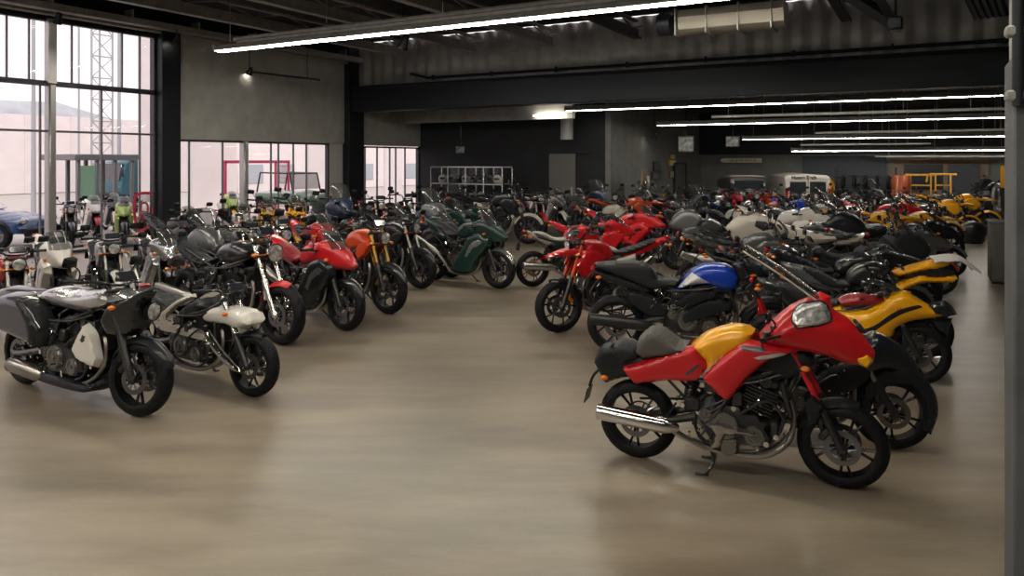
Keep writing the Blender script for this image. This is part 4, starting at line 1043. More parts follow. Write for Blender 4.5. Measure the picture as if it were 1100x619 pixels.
# ================================================================ THE CROWD
CROWD = []
def crowd(px, py, h, sty, C, label, scale=1.0, lod=1, steer=0, **k):
    p = G(px, py); CROWD.append([Vector((p.x, p.y)), R_(h)+YAW, scale, sty, C, label, lod, steer, k])
def spine(c, a, sc):                       # three points along a bike, for keeping bikes apart
    u = Vector((math.cos(a), math.sin(a)))*sc
    return [c-u*.85, c-u*.3, c+u*.3, c+u*.85]
def settle(gap=.66, steps=160):
    own = [c[0].copy() for c in CROWD]
    for it in range(steps):
        S_ = [spine(c[0], c[1], c[2]) for c in CROWD]; mv = [Vector((0, 0)) for _ in CROWD]; mx = 0
        for i in range(len(CROWD)):
            for j in list(range(i+1, len(CROWD)))+[-1-k for k in range(len(FIXED))]:
                cj = CROWD[j][0] if j >= 0 else FIXED[-1-j][0]
                if (CROWD[i][0]-cj).length > 3.4: continue
                sj = S_[j] if j >= 0 else FIXED[-1-j][1]; rr = gap if j >= 0 else FIXED[-1-j][2]
                bd, bv = 1e9, None
                for p in S_[i]:
                    for k in range(len(sj)-1):
                        e = sj[k+1]-sj[k]; t = max(0, min(1, (p-sj[k]).dot(e)/max(e.length_squared, 1e-9))); v = p-(sj[k]+e*t)
                        if v.length < bd: bd, bv = v.length, v
                if j >= 0:
                    for p in sj:
                        for k in range(3):
                            e = S_[i][k+1]-S_[i][k]; t = max(0, min(1, (p-S_[i][k]).dot(e)/e.length_squared)); v = (S_[i][k]+e*t)-p
                            if v.length < bd: bd, bv = v.length, v
                if bd < rr:
                    u = bv.normalized() if bv.length > 1e-4 else Vector((1, 0)); q = (rr-bd)*.5; mx = max(mx, rr-bd)
                    mv[i] += u*q
                    if j >= 0: mv[j] -= u*q
        for i, c in enumerate(CROWD):
            c[0] += mv[i]*.6+(own[i]-c[0])*.01
            c[0].x = max(c[0].x, WX+1.3)
            if c[0].y > 28.8: c[0].y = 28.8
        if mx < .03: break
def build_crowd():
    for c, a, scale, sty, C, label, lod, steer, k in CROWD:
        L = Vector((math.cos(a), math.sin(a)))*.75*scale
        bike((c.x-L.x, c.y-L.y, 0), a, scale, sty, C, lod, label, steer=R_(steer), lean=R_(random.uniform(-3, 3)), **k)
K = dict
B = K(body='black', acc='plastic'); 
# left: behind the first row
crowd(62, 338, -48, 'sport', K(body='white', acc='black', seat='vinyl'), 'white-nosed sport motorcycle behind the side-case bike, nearest the window post', 1.0)
crowd(112, 330, -50, 'naked', K(body='grey', acc='white', seat='vinyl'), 'grey motorcycle with white tail between the white-nosed one and the silver one', .98)
crowd(160, 326, -50, 'sport', K(body='silver', acc='grey'), 'silver-grey faired motorcycle behind the white and black one', .95)
crowd(205, 318, -46, 'tourer', K(body='grey', acc='cream'), 'grey tourer with cream panniers behind the chrome-fork roadster', .95)
crowd(20, 352, -44, 'naked', K(body='crimson', acc='black'), 'dark red motorcycle at the left edge behind the side-case bike', .95)
crowd(250, 312, -50, 'naked', K(body='black', acc='grey', fork='chrome'), 'black motorcycle with chrome forks behind the red and black sport one', 1.0)
crowd(292, 306, -50, 'cruiser', K(body='crimson', acc='black', fork='chrome'), 'dark red cruiser tucked behind the red and black sport one', 1.0)
crowd(335, 300, -50, 'sport', K(body='red', acc='white'), 'red and white sport motorcycle behind the orange-red one', 1.0)
# by the low windows
crowd(216, 286, -30, 'sport', B, 'black sport motorcycle beside the black window column', 1.05)
crowd(238, 280, -60, 'naked', K(body='white', acc='black'), 'white-tanked motorcycle below the first low window', 1.0)
crowd(266, 283, -50, 'enduro', K(body='silver', acc='grey'), 'silver trail motorcycle under the middle of the low window', 1.05)
crowd(298, 280, -70, 'enduro', K(body='ochre', acc='cream', fork='gold'), 'mustard trail motorcycle left of the yellow one by the window', 1.1, steer=10)
crowd(326, 278, -75, 'enduro', K(body='yellow', acc='yellow', fender='yellow', fork='gold'), 'bright yellow trail motorcycle under the green off-roader in the window', 1.15, steer=15)
crowd(354, 274, -55, 'tourer', K(body='navy', acc='black'), 'navy blue tourer at the right end of the low window', 1.1)
crowd(376, 283, -50, 'cruiser', K(body='black', acc='cream'), 'black cruiser with cream fender below the second black column', 1.0)
crowd(402, 280, -48, 'sport', K(body='black', acc='grey'), 'black sport motorcycle left of the tall-screen tourer', 1.0)
crowd(436, 279, -48, 'tourer', K(body='grey', acc='black'), 'grey tourer with tall windscreen below the white window', 1.05)
crowd(400, 262, -60, 'naked', K(body='black', acc='silver'), 'black and silver motorcycle against the white window', 1.1)
crowd(432, 259, -60, 'cruiser', K(body='black', acc='black', fork='chrome'), 'black cruiser right against the white window', 1.1)
crowd(470, 276, -48, 'sport', K(body='green', acc='black'), 'dark green sport motorcycle behind the row end', 1.0)
crowd(502, 272, -40, 'naked', K(body='green', acc='grey'), 'dark green naked motorcycle in front of the glass display case', 1.05)
crowd(534, 260, -10, 'enduro', K(body='black', acc='cream', fender='cream'), 'black trail motorcycle with cream fender at the right of the display case', 1.25, steer=0, rimkind=0)
crowd(478, 256, -60, 'tourer', K(body='black', acc='black'), 'black tourer at the left end of the display case', 1.05)
crowd(512, 253, -60, 'naked', K(body='silver', acc='black', fork='chrome'), 'silver-tanked motorcycle right before the display case', 1.05)
# group before the grey sliding door
crowd(570, 252, -70, 'naked', K(body='silver', acc='red', rim='rimcopper'), 'silver motorcycle with copper wheels, first of the group before the grey door', 1.1)
crowd(592, 250, -70, 'sport', K(body='silver', acc='white'), 'silver faired motorcycle second in the group before the grey door', 1.1)
crowd(614, 249, -70, 'sport', K(body='grey', acc='black'), 'grey faired motorcycle third in the group before the grey door', 1.1)
crowd(637, 248, -75, 'tourer', K(body='navy', acc='black'), 'navy tourer last in the group, by the black wall corner', 1.05)
# middle island
crowd(636, 291, 0, 'sport', K(body='red', acc='red', seat='seatred'), 'bright red motorcycle seen over the white-seat bike', .92)
crowd(672, 280, -35, 'sport', K(body='red', acc='black'), 'bright red sport motorcycle with black wheel turned to the aisle', 1.0, steer=-8)
crowd(676, 258, -5, 'enduro', K(body='orange', acc='cream', fender='orange'), 'rust-orange trail motorcycle behind the bright red one', 1.1)
crowd(652, 262, -20, 'naked', K(body='cream', acc='copper'), 'cream motorcycle with copper tail left of the rust-orange one', 1.0)
crowd(706, 250, 20, 'cruiser', K(body='black', acc='copper', fork='chrome'), 'black cruiser with copper fender right of the rust-orange one', 1.05)
crowd(730, 279, -82, 'naked', K(body='black', acc='black', fork='chrome'), 'black motorcycle facing the aisle straight on', 1.1)
crowd(770, 292, 175, 'tourer', K(body='grey', acc='black'), 'grey tourer with dark screen behind the blue bike', 1.0)
crowd(757, 268, -78, 'enduro', K(body='navy', acc='black'), 'navy trail motorcycle facing the aisle, right of the black one', 1.05)
crowd(783, 270, -70, 'naked', K(body='white', acc='navy'), 'white-tanked motorcycle behind the grey tourer', 1.0)
# right mass
crowd(812, 345, -8, 'naked', K(body='black', acc='black', fork='chrome', seat='vinyl'), 'black naked motorcycle with chrome forks just behind the blue one', 1.0)
crowd(905, 357, -6, 'sport', K(body='black', acc='grey'), 'glossy black sport motorcycle behind the yellow-nosed one', 1.0)
crowd(800, 322, -12, 'enduro', K(body='grey', acc='copper', fork='chrome'), 'grey trail motorcycle with copper panel left of the big off-white one', 1.0)
crowd(920, 334, -10, 'tourer', K(body='fabric', acc='fabric', seat='fabric'), 'dull black tourer in front of the big white one', 1.0)
big = [(.05, .86), (.12, .93), (.5, 1.0), (.86, 1.10), (1.10, 1.22), (1.30, 1.25), (1.52, 1.16), (1.66, 1.02), (1.60, .88), (1.42, .72), (1.2, .58), (.95, .50), (.85, .62), (.6, .74), (.3, .78)]
BIG = dict(solids=[('body_fairing', big, taper(1.0, .27, 1.66, .11), .18, 'cream'), ('seat', [(-.2, .93), (-.15, .97), (.1, .95), (.4, .99), (.5, .96), (.3, .84), (0, .84)], .15, .05, 'vinyl'), ('tail_section', [(-.36, .98), (-.1, .93), (.2, .86), (.1, .76), (-.2, .82)], .12, .07, 'cream')],
 sides=[('air_intake', [(1.02, 1.02), (1.10, 1.12), (1.24, 1.13), (1.26, 1.05), (1.14, .98)], surface(big, taper(1.0, .27, 1.66, .11), .18), .005, .02, 'plastic'), ('belly_pan', [(.5, .40), (.9, .48), (1.2, .40), (1.1, .24), (.6, .24)], .14, .06, .06, 'plastic')],
 bars=(.02, .34, .18), lamp=(1.58, 1.0, .07), tail=(-.34, .94), ex='low', screen=((1.46, 1.20), (1.1, 1.32), .16, .14, .1), ft=(1.18, .98), v=0)
crowd(852, 323, 168, None, K(body='cream', acc='cream', fender='cream'), 'big off-white faired motorcycle with dark oval intake in the right crowd', 1.08, custom=BIG, key='bigwhite')
crowd(958, 318, -14, 'sport', K(body='grey', acc='orange', seat='seatgrey'), 'grey sport motorcycle with orange stripe at the right edge of the crowd', .98)
crowd(800, 300, -40, 'cruiser', K(body='black', acc='black', fork='chrome'), 'black cruiser left behind the big off-white one', 1.0)
crowd(870, 300, -35, 'tourer', K(body='black', acc='grey'), 'black tourer right behind the big off-white one', 1.05)
crowd(925, 300, -25, 'naked', K(body='black', acc='plastic', fork='chrome'), 'black motorcycle with chrome forks before the yellow-tanked one', 1.0)
crowd(972, 298, -20, 'sport', K(body='black', acc='silver'), 'black and silver sport motorcycle at the crowd edge before the yellow ones', .98)
crowd(842, 283, -40, 'sport', K(body='white', acc='black'), 'white sport motorcycle beyond the big off-white one', 1.1)
crowd(892, 281, -40, 'naked', K(body='grey', acc='black'), 'grey motorcycle right of the white sport one', 1.05)
crowd(935, 281, -30, 'enduro', K(body='yellow', acc='orange'), 'yellow and orange trail motorcycle in the right crowd', 1.05)
crowd(976, 281, -25, 'enduro', K(body='yellow', acc='black', fork='gold'), 'yellow and black trail motorcycle at the crowd edge', 1.0)
crowd(815, 270, -45, 'naked', K(body='black', acc='crimson'), 'black motorcycle with dark red tail before the far red ones', 1.0)
crowd(862, 267, -45, 'tourer', K(body='silver', acc='black'), 'silver tourer below the white van', 1.0)
crowd(905, 266, -45, 'cruiser', K(body='white', acc='black', fork='chrome'), 'white cruiser right of the silver tourer', 1.05)
crowd(948, 265, -35, 'sport', K(body='red', acc='black'), 'red sport motorcycle among the yellow ones', 1.05)
crowd(985, 263, -30, 'naked', K(body='black', acc='ochre', fork='chrome'), 'black motorcycle with mustard tail beside the parked yellow group', 1.0)
crowd(1000, 254, -25, 'enduro', K(body='yellow', acc='yellow'), 'yellow trail motorcycle left in the far yellow group', 1.0)
crowd(1026, 251, -20, 'enduro', K(body='yellow', acc='grey', fender='yellow'), 'yellow trail motorcycle nearest the hanging clothes', 1.1, steer=-10)
crowd(1006, 241, 160, 'tourer', K(body='black', acc='silver'), 'black and silver tourer behind the far yellow group', 1.0)
# far rows
FAR = [
 (690, 241, -80, 'tourer', 'grey', 'cream', 'grey tourer before the framed notices'),
 (716, 239, -70, 'naked', 'ochre', 'black', 'mustard-tanked motorcycle before the wall notices'),
 (740, 241, -60, 'naked', 'navy', 'black', 'navy motorcycle under the corner of the grey walls'),
 (668, 240, -80, 'cruiser', 'black', 'black', 'black cruiser at the foot of the light grey wall'),
 (762, 240, -80, 'sport', 'silver', 'black', 'silver sport motorcycle left of the far red row'),
 (786, 239, -85, 'sport', 'crimson', 'black', 'crimson sport motorcycle leftmost in the far red row'),
 (806, 239, -85, 'naked', 'crimson', 'silver', 'crimson and silver motorcycle in the far red row, below the old truck'),
 (825, 239, -85, 'enduro', 'orange', 'red', 'orange trail motorcycle at the right end of the far red row'),
 (770, 254, -70, 'naked', 'navy', 'silver', 'navy and silver motorcycle before the far red row'),
 (796, 254, -60, 'naked', 'silver', 'black', 'silver motorcycle before the crimson pair'),
 (824, 254, -70, 'cruiser', 'copper', 'black', 'copper cruiser before the orange trail motorcycle'),
 (850, 253, -70, 'sport', 'blue', 'white', 'blue and white sport motorcycle right below the van'),
 (878, 252, -60, 'naked', 'black', 'silver', 'black and silver motorcycle below the van corner'),
 (902, 251, -60, 'enduro', 'silver', 'black', 'silver trail motorcycle below the yellow post lamp'),
 (926, 250, -60, 'naked', 'white', 'black', 'white motorcycle before the far tool shelf'),
 (950, 249, -50, 'sport', 'black', 'grey', 'black sport motorcycle before the far tool shelf'),
 (974, 246, -40, 'naked', 'black', 'black', 'plain black motorcycle before the yellow lifting frames'),
 (850, 240, -80, 'naked', 'black', 'navy', 'black motorcycle in front of the van doors'),
 (874, 239, -80, 'naked', 'grey', 'red', 'grey and red motorcycle at the right of the van doors'),
 (898, 238, -80, 'cruiser', 'black', 'silver', 'black cruiser right of the van'),
 (920, 237, -70, 'enduro', 'grey', 'grey', 'grey trail motorcycle left of the tool shelf'),
 (944, 236, -70, 'tourer', 'black', 'black', 'black tourer under the tool shelf'),
 (968, 235, -60, 'naked', 'copper', 'black', 'copper motorcycle under the orange shutter'),
 (992, 234, -60, 'sport', 'black', 'silver', 'black sport motorcycle under the yellow lifting frames'),
 (714, 255, -60, 'naked', 'black', 'grey', 'black motorcycle left of the aisle-facing one, farther back'),
 (738, 254, -60, 'tourer', 'navy', 'navy', 'navy tourer behind the aisle-facing black one'),
]
for px, py, h, sty, b, a, lab in FAR:
    crowd(px, py, h, sty, K(body=b, acc=a, fork=('chrome' if px % 2 else 'frame')), lab, 1.0, lod=2)

c = on_x(692, 200, RXW+.9); c = Vector((c.x, c.y)); FIXED.append((c, [c-Vector((0, .6)), c, c+Vector((0, .6))], .7))
settle()
build_crowd()
# ================================================================ OTHER THINGS
def cam_box(name, p, size, m, par=None, b=.01): return MB().box((0, 0, 0), size, b=b).build(name, m, par)
# white cover on the yellow-nosed bike
# --- vehicles
def car_wheel(par, x, y, r, w=.2):
    wh = MB().lathe([(r*.62, -w*.48), (r*.58, -w*.3), (r*.2, -w*.25), (.001, -w*.25)] if y < 0 else [(r*.62, w*.48), (r*.58, w*.3), (r*.2, w*.25), (.001, w*.25)], n=28)
    for k in range(5):
        a = k*2*math.pi/5; s = -1 if y < 0 else 1
        wh.tube([(.05*math.cos(a), s*w*.32, .05*math.sin(a)), (r*.6*math.cos(a), s*w*.42, r*.6*math.sin(a))], .03, 6)
    o = wh.build('wheel', 'rimgrey', par); o.location = (x, y, r)
    MB().lathe([(r*.62, -w/2), (r*.93, -w/2), (r, -w*.35), (r, w*.35), (r*.93, w/2), (r*.62, w/2)], n=36, closed=True).build('tyre', 'rubber', o)
def vehicle(name, label, cat, p, rz, body, cabin, color, W, wheels, wr, glasscol='dial', lamps=(), sc=1, extra=None, group=None):
    r = empty(name, (p.x, p.y, -.0), rz, sc); tag(r, label, cat, group)
    inflate(body, W, .16, s=.07).build('body', color, r)
    if cabin: inflate(cabin[0], W*.86, .14, s=.07).build('cabin', cabin[1], r)
    if cabin and len(cabin) > 2:
        cs = surface(cabin[0], W*.86, .14, s=.07)
        for s in (-1, 1):
            for wn in cabin[2]: inflate(wn, .01, .03, s=.06, side=s, y0=cs).build('side_window', glasscol, r)
    for x in wheels:
        for s in (-1, 1): car_wheel(r, x, s*(W-.08), wr)
    if extra: extra(r)
    return r
# blue car seen through the tall window
p = G(-38, 264)
def bx(r):
    for s in (-1, 1):
        MB().ball((2.02, s*.62, .72), .12, 12, (.6, 1, .8)).build('headlight', 'lens', r)
        fender_mb(1, 1.45, R=.42, a0=5, a1=175, wd=.13, z0=.34).build('wheel_arch', 'plastic', r).location = (0, s*.80, 0)
    MB().box((2.12, 0, .42), (.12, 1.5, .22), b=.05).build('bumper', 'plastic', r)
    MB().box((-.2, 0, 1.46), (1.2, 1.1, .03), b=.01).build('roof', 'silver', r)
    MB().box((.72, -.9, .98), (.12, .18, .10), b=.03).build('wing_mirror', 'plastic', r)
vehicle('car', 'blue car outside the tall window at the left edge', 'car', p, YAW+R_(0), [(-2.1, .40), (-2.15, .75), (-1.9, .92), (-1.0, .98), (.7, .98), (1.4, .90), (2.0, .74), (2.12, .50), (2.0, .30), (-2.0, .30)],
        ([(-1.75, .90), (-1.2, 1.38), (-.6, 1.48), (.1, 1.45), (.95, .92)], 'silver', [[(-1.4, .98), (-1.05, 1.32), (-.45, 1.40), (-.42, .98)], [(-.35, .98), (-.37, 1.40), (.1, 1.37), (.7, .98)]]), 'carblue', .86, (-1.4, 1.45), .34, 'screen', extra=bx, sc=.95)
# teal truck
def tx(r):
    MB().box((1.62, 0, 2.0), (.06, 1.9, .9), rot=(0, R_(-8), 0), b=.05).build('windscreen', 'dial', r)
    MB().box((1.72, 0, .75), (.12, 2.1, .5), b=.05).build('bumper', 'plastic', r)
    for s in (-1, 1): MB().box((1.7, s*1.2, 2.0), (.08, .16, .5), b=.04).build('wing_mirror', 'plastic', r)
vehicle('truck', 'teal truck outside, seen through the tall window beside its right edge', 'truck', G(150, 226), YAW+R_(-120), [(-1.6, .5), (-1.6, 2.5), (-1.0, 2.85), (.9, 2.85), (1.5, 2.5), (1.75, 1.4), (1.75, .5)], None, 'teal', 1.1, (-.9, 1.0), .5, extra=tx, sc=.85)
# sage green off-roader
def jx(r):
    MB().box((.55, 0, 1.45), (.05, 1.4, .62), rot=(0, R_(-14), 0), b=.02).build('windscreen', 'screen', r)
    m = MB(); 
    for s in (-1, 1): m.tube([(.65, s*.7, 1.1), (.48, s*.68, 1.78), (-1.4, s*.68, 1.80), (-1.6, s*.7, 1.0)], .035, 7)
    m.tube([(.48, -.68, 1.78), (.48, .68, 1.78)], .035, 7); m.build('roll_cage', 'frame', r)
    for s in (-1, 1): MB().lathe([(.001, .03), (.10, .02), (.11, -.03)], axis='X', c=(1.92, s*.5, .85), n=18).build('headlight', 'lens', r)
    MB().box((1.95, 0, .5), (.12, 1.6, .16), b=.03).build('bumper', 'plastic', r)
vehicle('off_road_vehicle', 'sage green open off-roader outside the low window', 'off-roader', G(318, 233), YAW+R_(-35), [(-1.7, .45), (-1.75, 1.05), (.5, 1.10), (.75, 1.12), (1.8, 1.02), (1.92, .80), (1.85, .45)], None, 'jeep', .80, (-1.15, 1.2), .40, extra=jx, sc=.95)
# white van at the back
def vx(r):
    for s in (-1, 1):
        MB().box((-2.02, s*.40, 1.15), (.05, .66, .62), b=.08).build('rear_window', 'dial', r)
        MB().box((-2.03, s*.86, .95), (.06, .12, .5), b=.03).build('tail_light', 'redlens', r)
    MB().box((-2.04, 0, .52), (.12, 1.75, .2), b=.05).build('bumper', 'plastic', r)
    MB().box((-2.05, 0, 1.0), (.012, .02, 1.3)).build('door_gap', 'plastic', r)
    t = bpy.data.curves.new('lettering', 'FONT'); t.body = 'Home Tech'; t.size = .21; t.extrude = .004; t.offset = .006; t.align_x = 'CENTER'
    tmp = bpy.data.objects.new('lettering_curve', t); me = bpy.data.meshes.new_from_object(tmp); bpy.data.objects.remove(tmp); me.name = 'lettering'
    if not me.materials: me.materials.append(None)
    o = link('lettering', me, 'plastic', r)
    o.location = (-2.03, .16, 1.56); o.rotation_euler = (R_(90), 0, R_(-90))
pv = G(855, 229)
vehicle('van', 'white van with dark lettering above its rear windows, against the back wall', 'van', pv, R_(112), [(-2.0, .35), (-2.02, 1.6), (-1.9, 1.78), (1.0, 1.80), (1.5, 1.70), (2.0, 1.0), (2.3, .85), (2.35, .4)], None, 'white', .92, (-1.3, 1.5), .33, extra=vx, sc=.93)
# old truck with a roof rack beyond the red row
def ox(r):
    MB().box((1.05, 0, 1.25), (.05, 1.2, .42), rot=(0, R_(-15), 0), b=.04).build('windscreen', 'dial', r)
    m = MB()
    for s in (-1, 1): m.tube([(.8, s*.7, 1.62), (-.9, s*.7, 1.64)], .03, 6)
    for k in range(6): m.tube([(.8-k*.34, -.7, 1.63), (.8-k*.34, .7, 1.63)], .02, 6)
    m.build('roof_rack', 'cream', r)
    for s in (-1, 1):
        MB().lathe([(.001, .03), (.12, .02), (.13, -.04)], axis='X', c=(1.98, s*.55, .95), n=16).build('headlight', 'copper' if s > 0 else 'lens', r)
    MB().box((1.98, 0, .6), (.1, 1.5, .2), b=.04).build('bumper', 'crimson', r)
vehicle('utility_truck', 'dark utility truck with pale roof rack behind the far red motorcycles', 'truck', G(797, 229.5), R_(-62), [(-1.9, .4), (-1.95, 1.0), (1.0, 1.05), (1.85, 1.0), (1.98, .7), (1.9, .4)], ([(-1.5, 1.0), (-1.4, 1.5), (-1.1, 1.58), (.8, 1.58), (1.2, 1.0)], 'grey'), 'grey', .85, (-1.2, 1.25), .36, extra=ox, sc=.95)

# --- outside
o = slab('ground_outside', (-90, -40, -.25), (WX-.3, 80, -.05), W_['pave']); 
m = MB()
for k in range(30): m.box((-52+.02, -30+k*3.0, 2.6), (.12, .1, 5.2))
m.box((-52.4, 15, 2.6), (.8, 92, 5.2)); struct(m.build('wall_outside', W_['pale']))
def out_building(x0, x1, y0, y1, h, label, cols, rows, rot=0):
    r = empty('building', ((x0+x1)/2, (y0+y1)/2, -.05)); tag(r, label, 'building')
    MB().box((0, 0, h/2), (x1-x0, y1-y0, h), b=.05).build('facade', W_['pale'], r)
    MB().box((0, 0, h+.1), (x1-x0+.5, y1-y0+.5, .25), b=.03).build('roof', W_['paleframe'], r)
    for i in range(cols):
        for j in range(rows):
            y = -(y1-y0)/2+(i+.5)*(y1-y0)/cols; z = 1.3+j*2.8
            MB().box(((x1-x0)/2, y, z), (.1, (y1-y0)/cols*.5, 1.3), b=.02).build('window', mat('pale_window', (.33, .36, .39), .15, 0), r)
out_building(-64, -54, -2, 14, 9.5, 'pale office block far outside the tall window', 6, 3)
out_building(-47, -40, 34, 60, 5.2, 'pale low hall outside the low windows', 9, 1)
# hills
m = MB(); vs = []; fs = []
for k in range(41):
    y = -60+k*6; z = 4.2+2.3*math.sin(k*.45)+1.2*math.sin(k*1.1+1)
    vs += [(-88, y, -1), (-86, y, z+1.2), (-80, y, z*.5), (-78, y, -1)]
for k in range(40):
    for j in range(3): fs.append((k*4+j, k*4+j+1, k*4+5+j, k*4+4+j))
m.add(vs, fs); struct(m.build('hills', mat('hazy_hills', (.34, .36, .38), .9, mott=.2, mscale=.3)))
# white screening panel close outside, and pale panels behind the low windows
for i, (pa, pb, X, z) in enumerate(((148, 166, -27, 8.5), (204, 238, -27, 4.6), (330, 350, -27.5, 4.2), (412, 430, -27, 4.4))):
    a, b = on_x(pa, HY, X), on_x(pb, HY, X)
    corr('outside_panel', (X, b.y), (X, a.y), -.05, z, W_['pale'], pitch=.3)
# lattice mast and poles
def mast(px, X, h, label, w=.5):
    p = on_x(px, HY, X); m = MB()
    for a in (-1, 1):
        for b in (-1, 1): m.tube([(p.x+a*w, p.y+b*w, -.05), (p.x+a*w, p.y+b*w, h)], .05, 5)
    k = 0
    while k*1.0 < h-1:
        for a in (-1, 1): m.tube([(p.x+w, p.y+a*w, k), (p.x+w, p.y-a*w, k+1)], .025, 4); 
        m.tube([(p.x+w, p.y-w, k), (p.x+w, p.y+w, k)], .03, 4)
        k += 1.0
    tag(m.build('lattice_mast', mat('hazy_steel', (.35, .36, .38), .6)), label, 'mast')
mast(103, -34, 11, 'pale lattice mast outside the tall window')
for px, X, h, lab in ((36, -30, 9, 'thin grey pole outside, left of the silver window post'), (128, -31, 8, 'thin grey pole outside, right of the lattice mast')):
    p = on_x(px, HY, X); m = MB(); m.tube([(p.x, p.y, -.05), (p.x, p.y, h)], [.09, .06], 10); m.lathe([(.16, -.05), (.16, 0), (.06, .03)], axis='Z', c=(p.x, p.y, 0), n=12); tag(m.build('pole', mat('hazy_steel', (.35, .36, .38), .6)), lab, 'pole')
# glass shelter
a = on_x(68, 232, -27); b = on_x(126, 232, -27)
r = empty('glass_shelter', ((a.x+b.x)/2, (a.y+b.y)/2, -.05)); tag(r, 'dark framed glass shelter outside behind the parked motorcycles', 'shelter'); L = b.y-a.y
m = MB()
for k in range(4): 
    for x in (-.9, .9): m.box((x, -L/2+k*L/3, 1.2), (.12, .12, 2.4), b=.01)
m.box((0, 0, 2.35), (2.1, L+.4, .22), b=.02); m.build('frame', 'grey', r)
MB().box((.9, -L*.33, 1.3), (.05, L*.28, 1.5)).build('notice_panel', 'jeep', r)
MB().box((-.9, 0, 1.2), (.02, L-.1, 2.1)).build('glass_wall', W_['glass'], r)
m = MB(); m.tube([(0, L*.1, .45), (0, L*.45, .45)], .1, 8); m.box((0, L*.15, .2), (.2, .08, .5)); m.box((0, L*.4, .2), (.2, .08, .5)); m.build('bench', 'grey', r)
# red gate frame
a = on_x(242, 232, -24); b = on_x(310, 232, -24); L = b.y-a.y
r = empty('gate', (a.x, (a.y+b.y)/2, -.05)); tag(r, 'red framed wire gate outside the low window', 'gate')
m = MB(); z1 = 2.18
for y in (-L/2, L*.28, L/2): m.box((0, y, z1/2), (.08, .10, z1), b=.01)
m.box((0, 0, z1), (.08, L+.1, .12), b=.01); m.box((0, 0, .12), (.06, L, .06), b=.01); m.build('gate_frame', mat('raspberry_paint', (.38, .035, .09), .5), r)
m = MB()
for k in range(12): m.tube([(0, L*.28+k*L*.22/12, .1), (0, L*.28+k*L*.22/12, z1)], .008, 4)
for k in range(8): m.tube([(0, L*.28, .3+k*.24), (0, L/2, .3+k*.24)], .008, 4)
m.build('wire_mesh', 'crimson', r)
# bikes outside
def outside(px, py, h, sty, C, label, sc=1.0, **k):
    p = G(px, py, -.05); a = R_(h)+YAW; L = Vector((math.cos(a), math.sin(a)))*.75*sc
    return bike((p.x-L.x, p.y-L.y, -.05), a, sc, sty, C, 1, label, group='motorcycles parked outside the window', **k)
outside(74, 262, -55, 'naked', K(body='black', acc='black'), 'black motorcycle outside, right of the silver window post', 1.0)
outside(98, 255, -50, 'sport', K(body='white', acc='red'), 'white sport motorcycle with red tail outside the tall window', 1.0)
outside(119, 249, -50, 'sport', K(body='black', acc='red'), 'black motorcycle with red stripe outside, beside the lime one', 1.0)
outside(133, 262, -62, 'sport', K(body='lime', acc='black', seat='vinyl'), 'lime and black sport motorcycle facing the tall window from outside', 1.05)
outside(158, 257, -60, 'tourer', K(body='white', acc='white'), 'white motorcycle outside under the red window emblem', .9)
outside(247, 245, -60, 'sport', K(body='lime', acc='yellow'), 'lime yellow motorcycle outside the low window', 1.0)
# red emblem on the tall window's last pane
p = on_x(155, 227, WX+.03); r = MB()
r.tube([(0, .30, .48), (0, .0, .52), (0, -.26, .44), (0, -.30, 0), (0, -.20, -.50), (0, .0, -.52), (0, .24, -.30), (0, .28, .10)], .045, 6, 4, M=Matrix.Diagonal((.25, 1, 1, 1)))
r.tube([(0, -.08, -.28), (0, -.10, .18), (0, .08, .22), (0, .10, -.02), (0, -.05, -.05), (0, .02, -.25)], .03, 6, 3, M=Matrix.Diagonal((.25, 1, 1, 1)))
o = tag(r.build('window_emblem', mat('red_vinyl', (.55, .03, .07), .5)), 'red shield emblem stuck on the tall window beside the black column', 'emblem'); o.location = p; o.scale = (.9, .9, .9)
# --- back of the hall
# wall sign
p = on_y(797, 172.5, KY-.32); W = (on_y(820, HY, KY).x-on_y(776, HY, KY).x)*.95
r = empty('wall_sign', p); tag(r, 'long cream wall sign on the grey back wall', 'sign')
MB().box((.03*W, 0, 0), (W*.93, .06, .20), b=.01).build('sign_board', mat('cream_sign', (.72, .66, .48), .6), r)
MB().ball((-W*.47, 0, 0), .10, 12, (1.4, .4, 1)).build('sign_tip', mat('pale_sign_tip', (.7, .66, .58), .6), r)
m = MB(); random.seed(3)
for k in range(13):
    x = -W*.30+k*W*.055
    m.box((x, -.035, random.uniform(-.01, .02)), (.03, .02, random.uniform(.06, .12))); 
    if k % 2: m.box((x+.03, -.035, .02), (.05, .02, .025))
m.build('sign_letters', mat('brown_letters', (.16, .12, .08), .7), r)
# framed notices on the return wall and the corner
def notice(px0, py0, px1, py1, X, m, label, frame='frame', name='framed_notice', cat='notice', group='notices on the grey wall'):
    a, b = on_x(px0, py0, X), on_x(px1, py1, X); r = empty(name, (X+.03, (a.y+b.y)/2, (a.z+b.z)/2)); tag(r, label, cat, group)
    w_, h = abs(b.y-a.y), abs(a.z-b.z)
    MB().box((0, 0, 0), (.05, w_, h), b=.01).build('frame', frame, r); MB().box((.022, 0, 0), (.02, w_*.82, h*.86)).build('sheet', m, r)
notice(701, 174, 708, 184, RXW, 'grey', 'upper black framed notice on the light grey wall')
notice(699, 185, 708, 193, RXW, 'silver', 'wide silver notice below the black framed one')
notice(719, 166, 724, 171, RXW, mat('yellow_paper', (.62, .52, .22), .7), 'small yellow notice, topmost on the wall by the corner', frame='ochre')
notice(718, 172, 725, 178, RXW, mat('yellow_paper', (.62, .52, .22), .7), 'larger yellow notice right under the small one', frame='ochre')
notice(718.5, 184, 723, 191, RXW, mat('green_paper', (.30, .40, .28), .7), 'pale green notice lowest by the door frame', frame='copper')
q = empty('door_2', on_x(730, 230, RXW+.04)); q.location.z = 0; q['kind'] = 'structure'
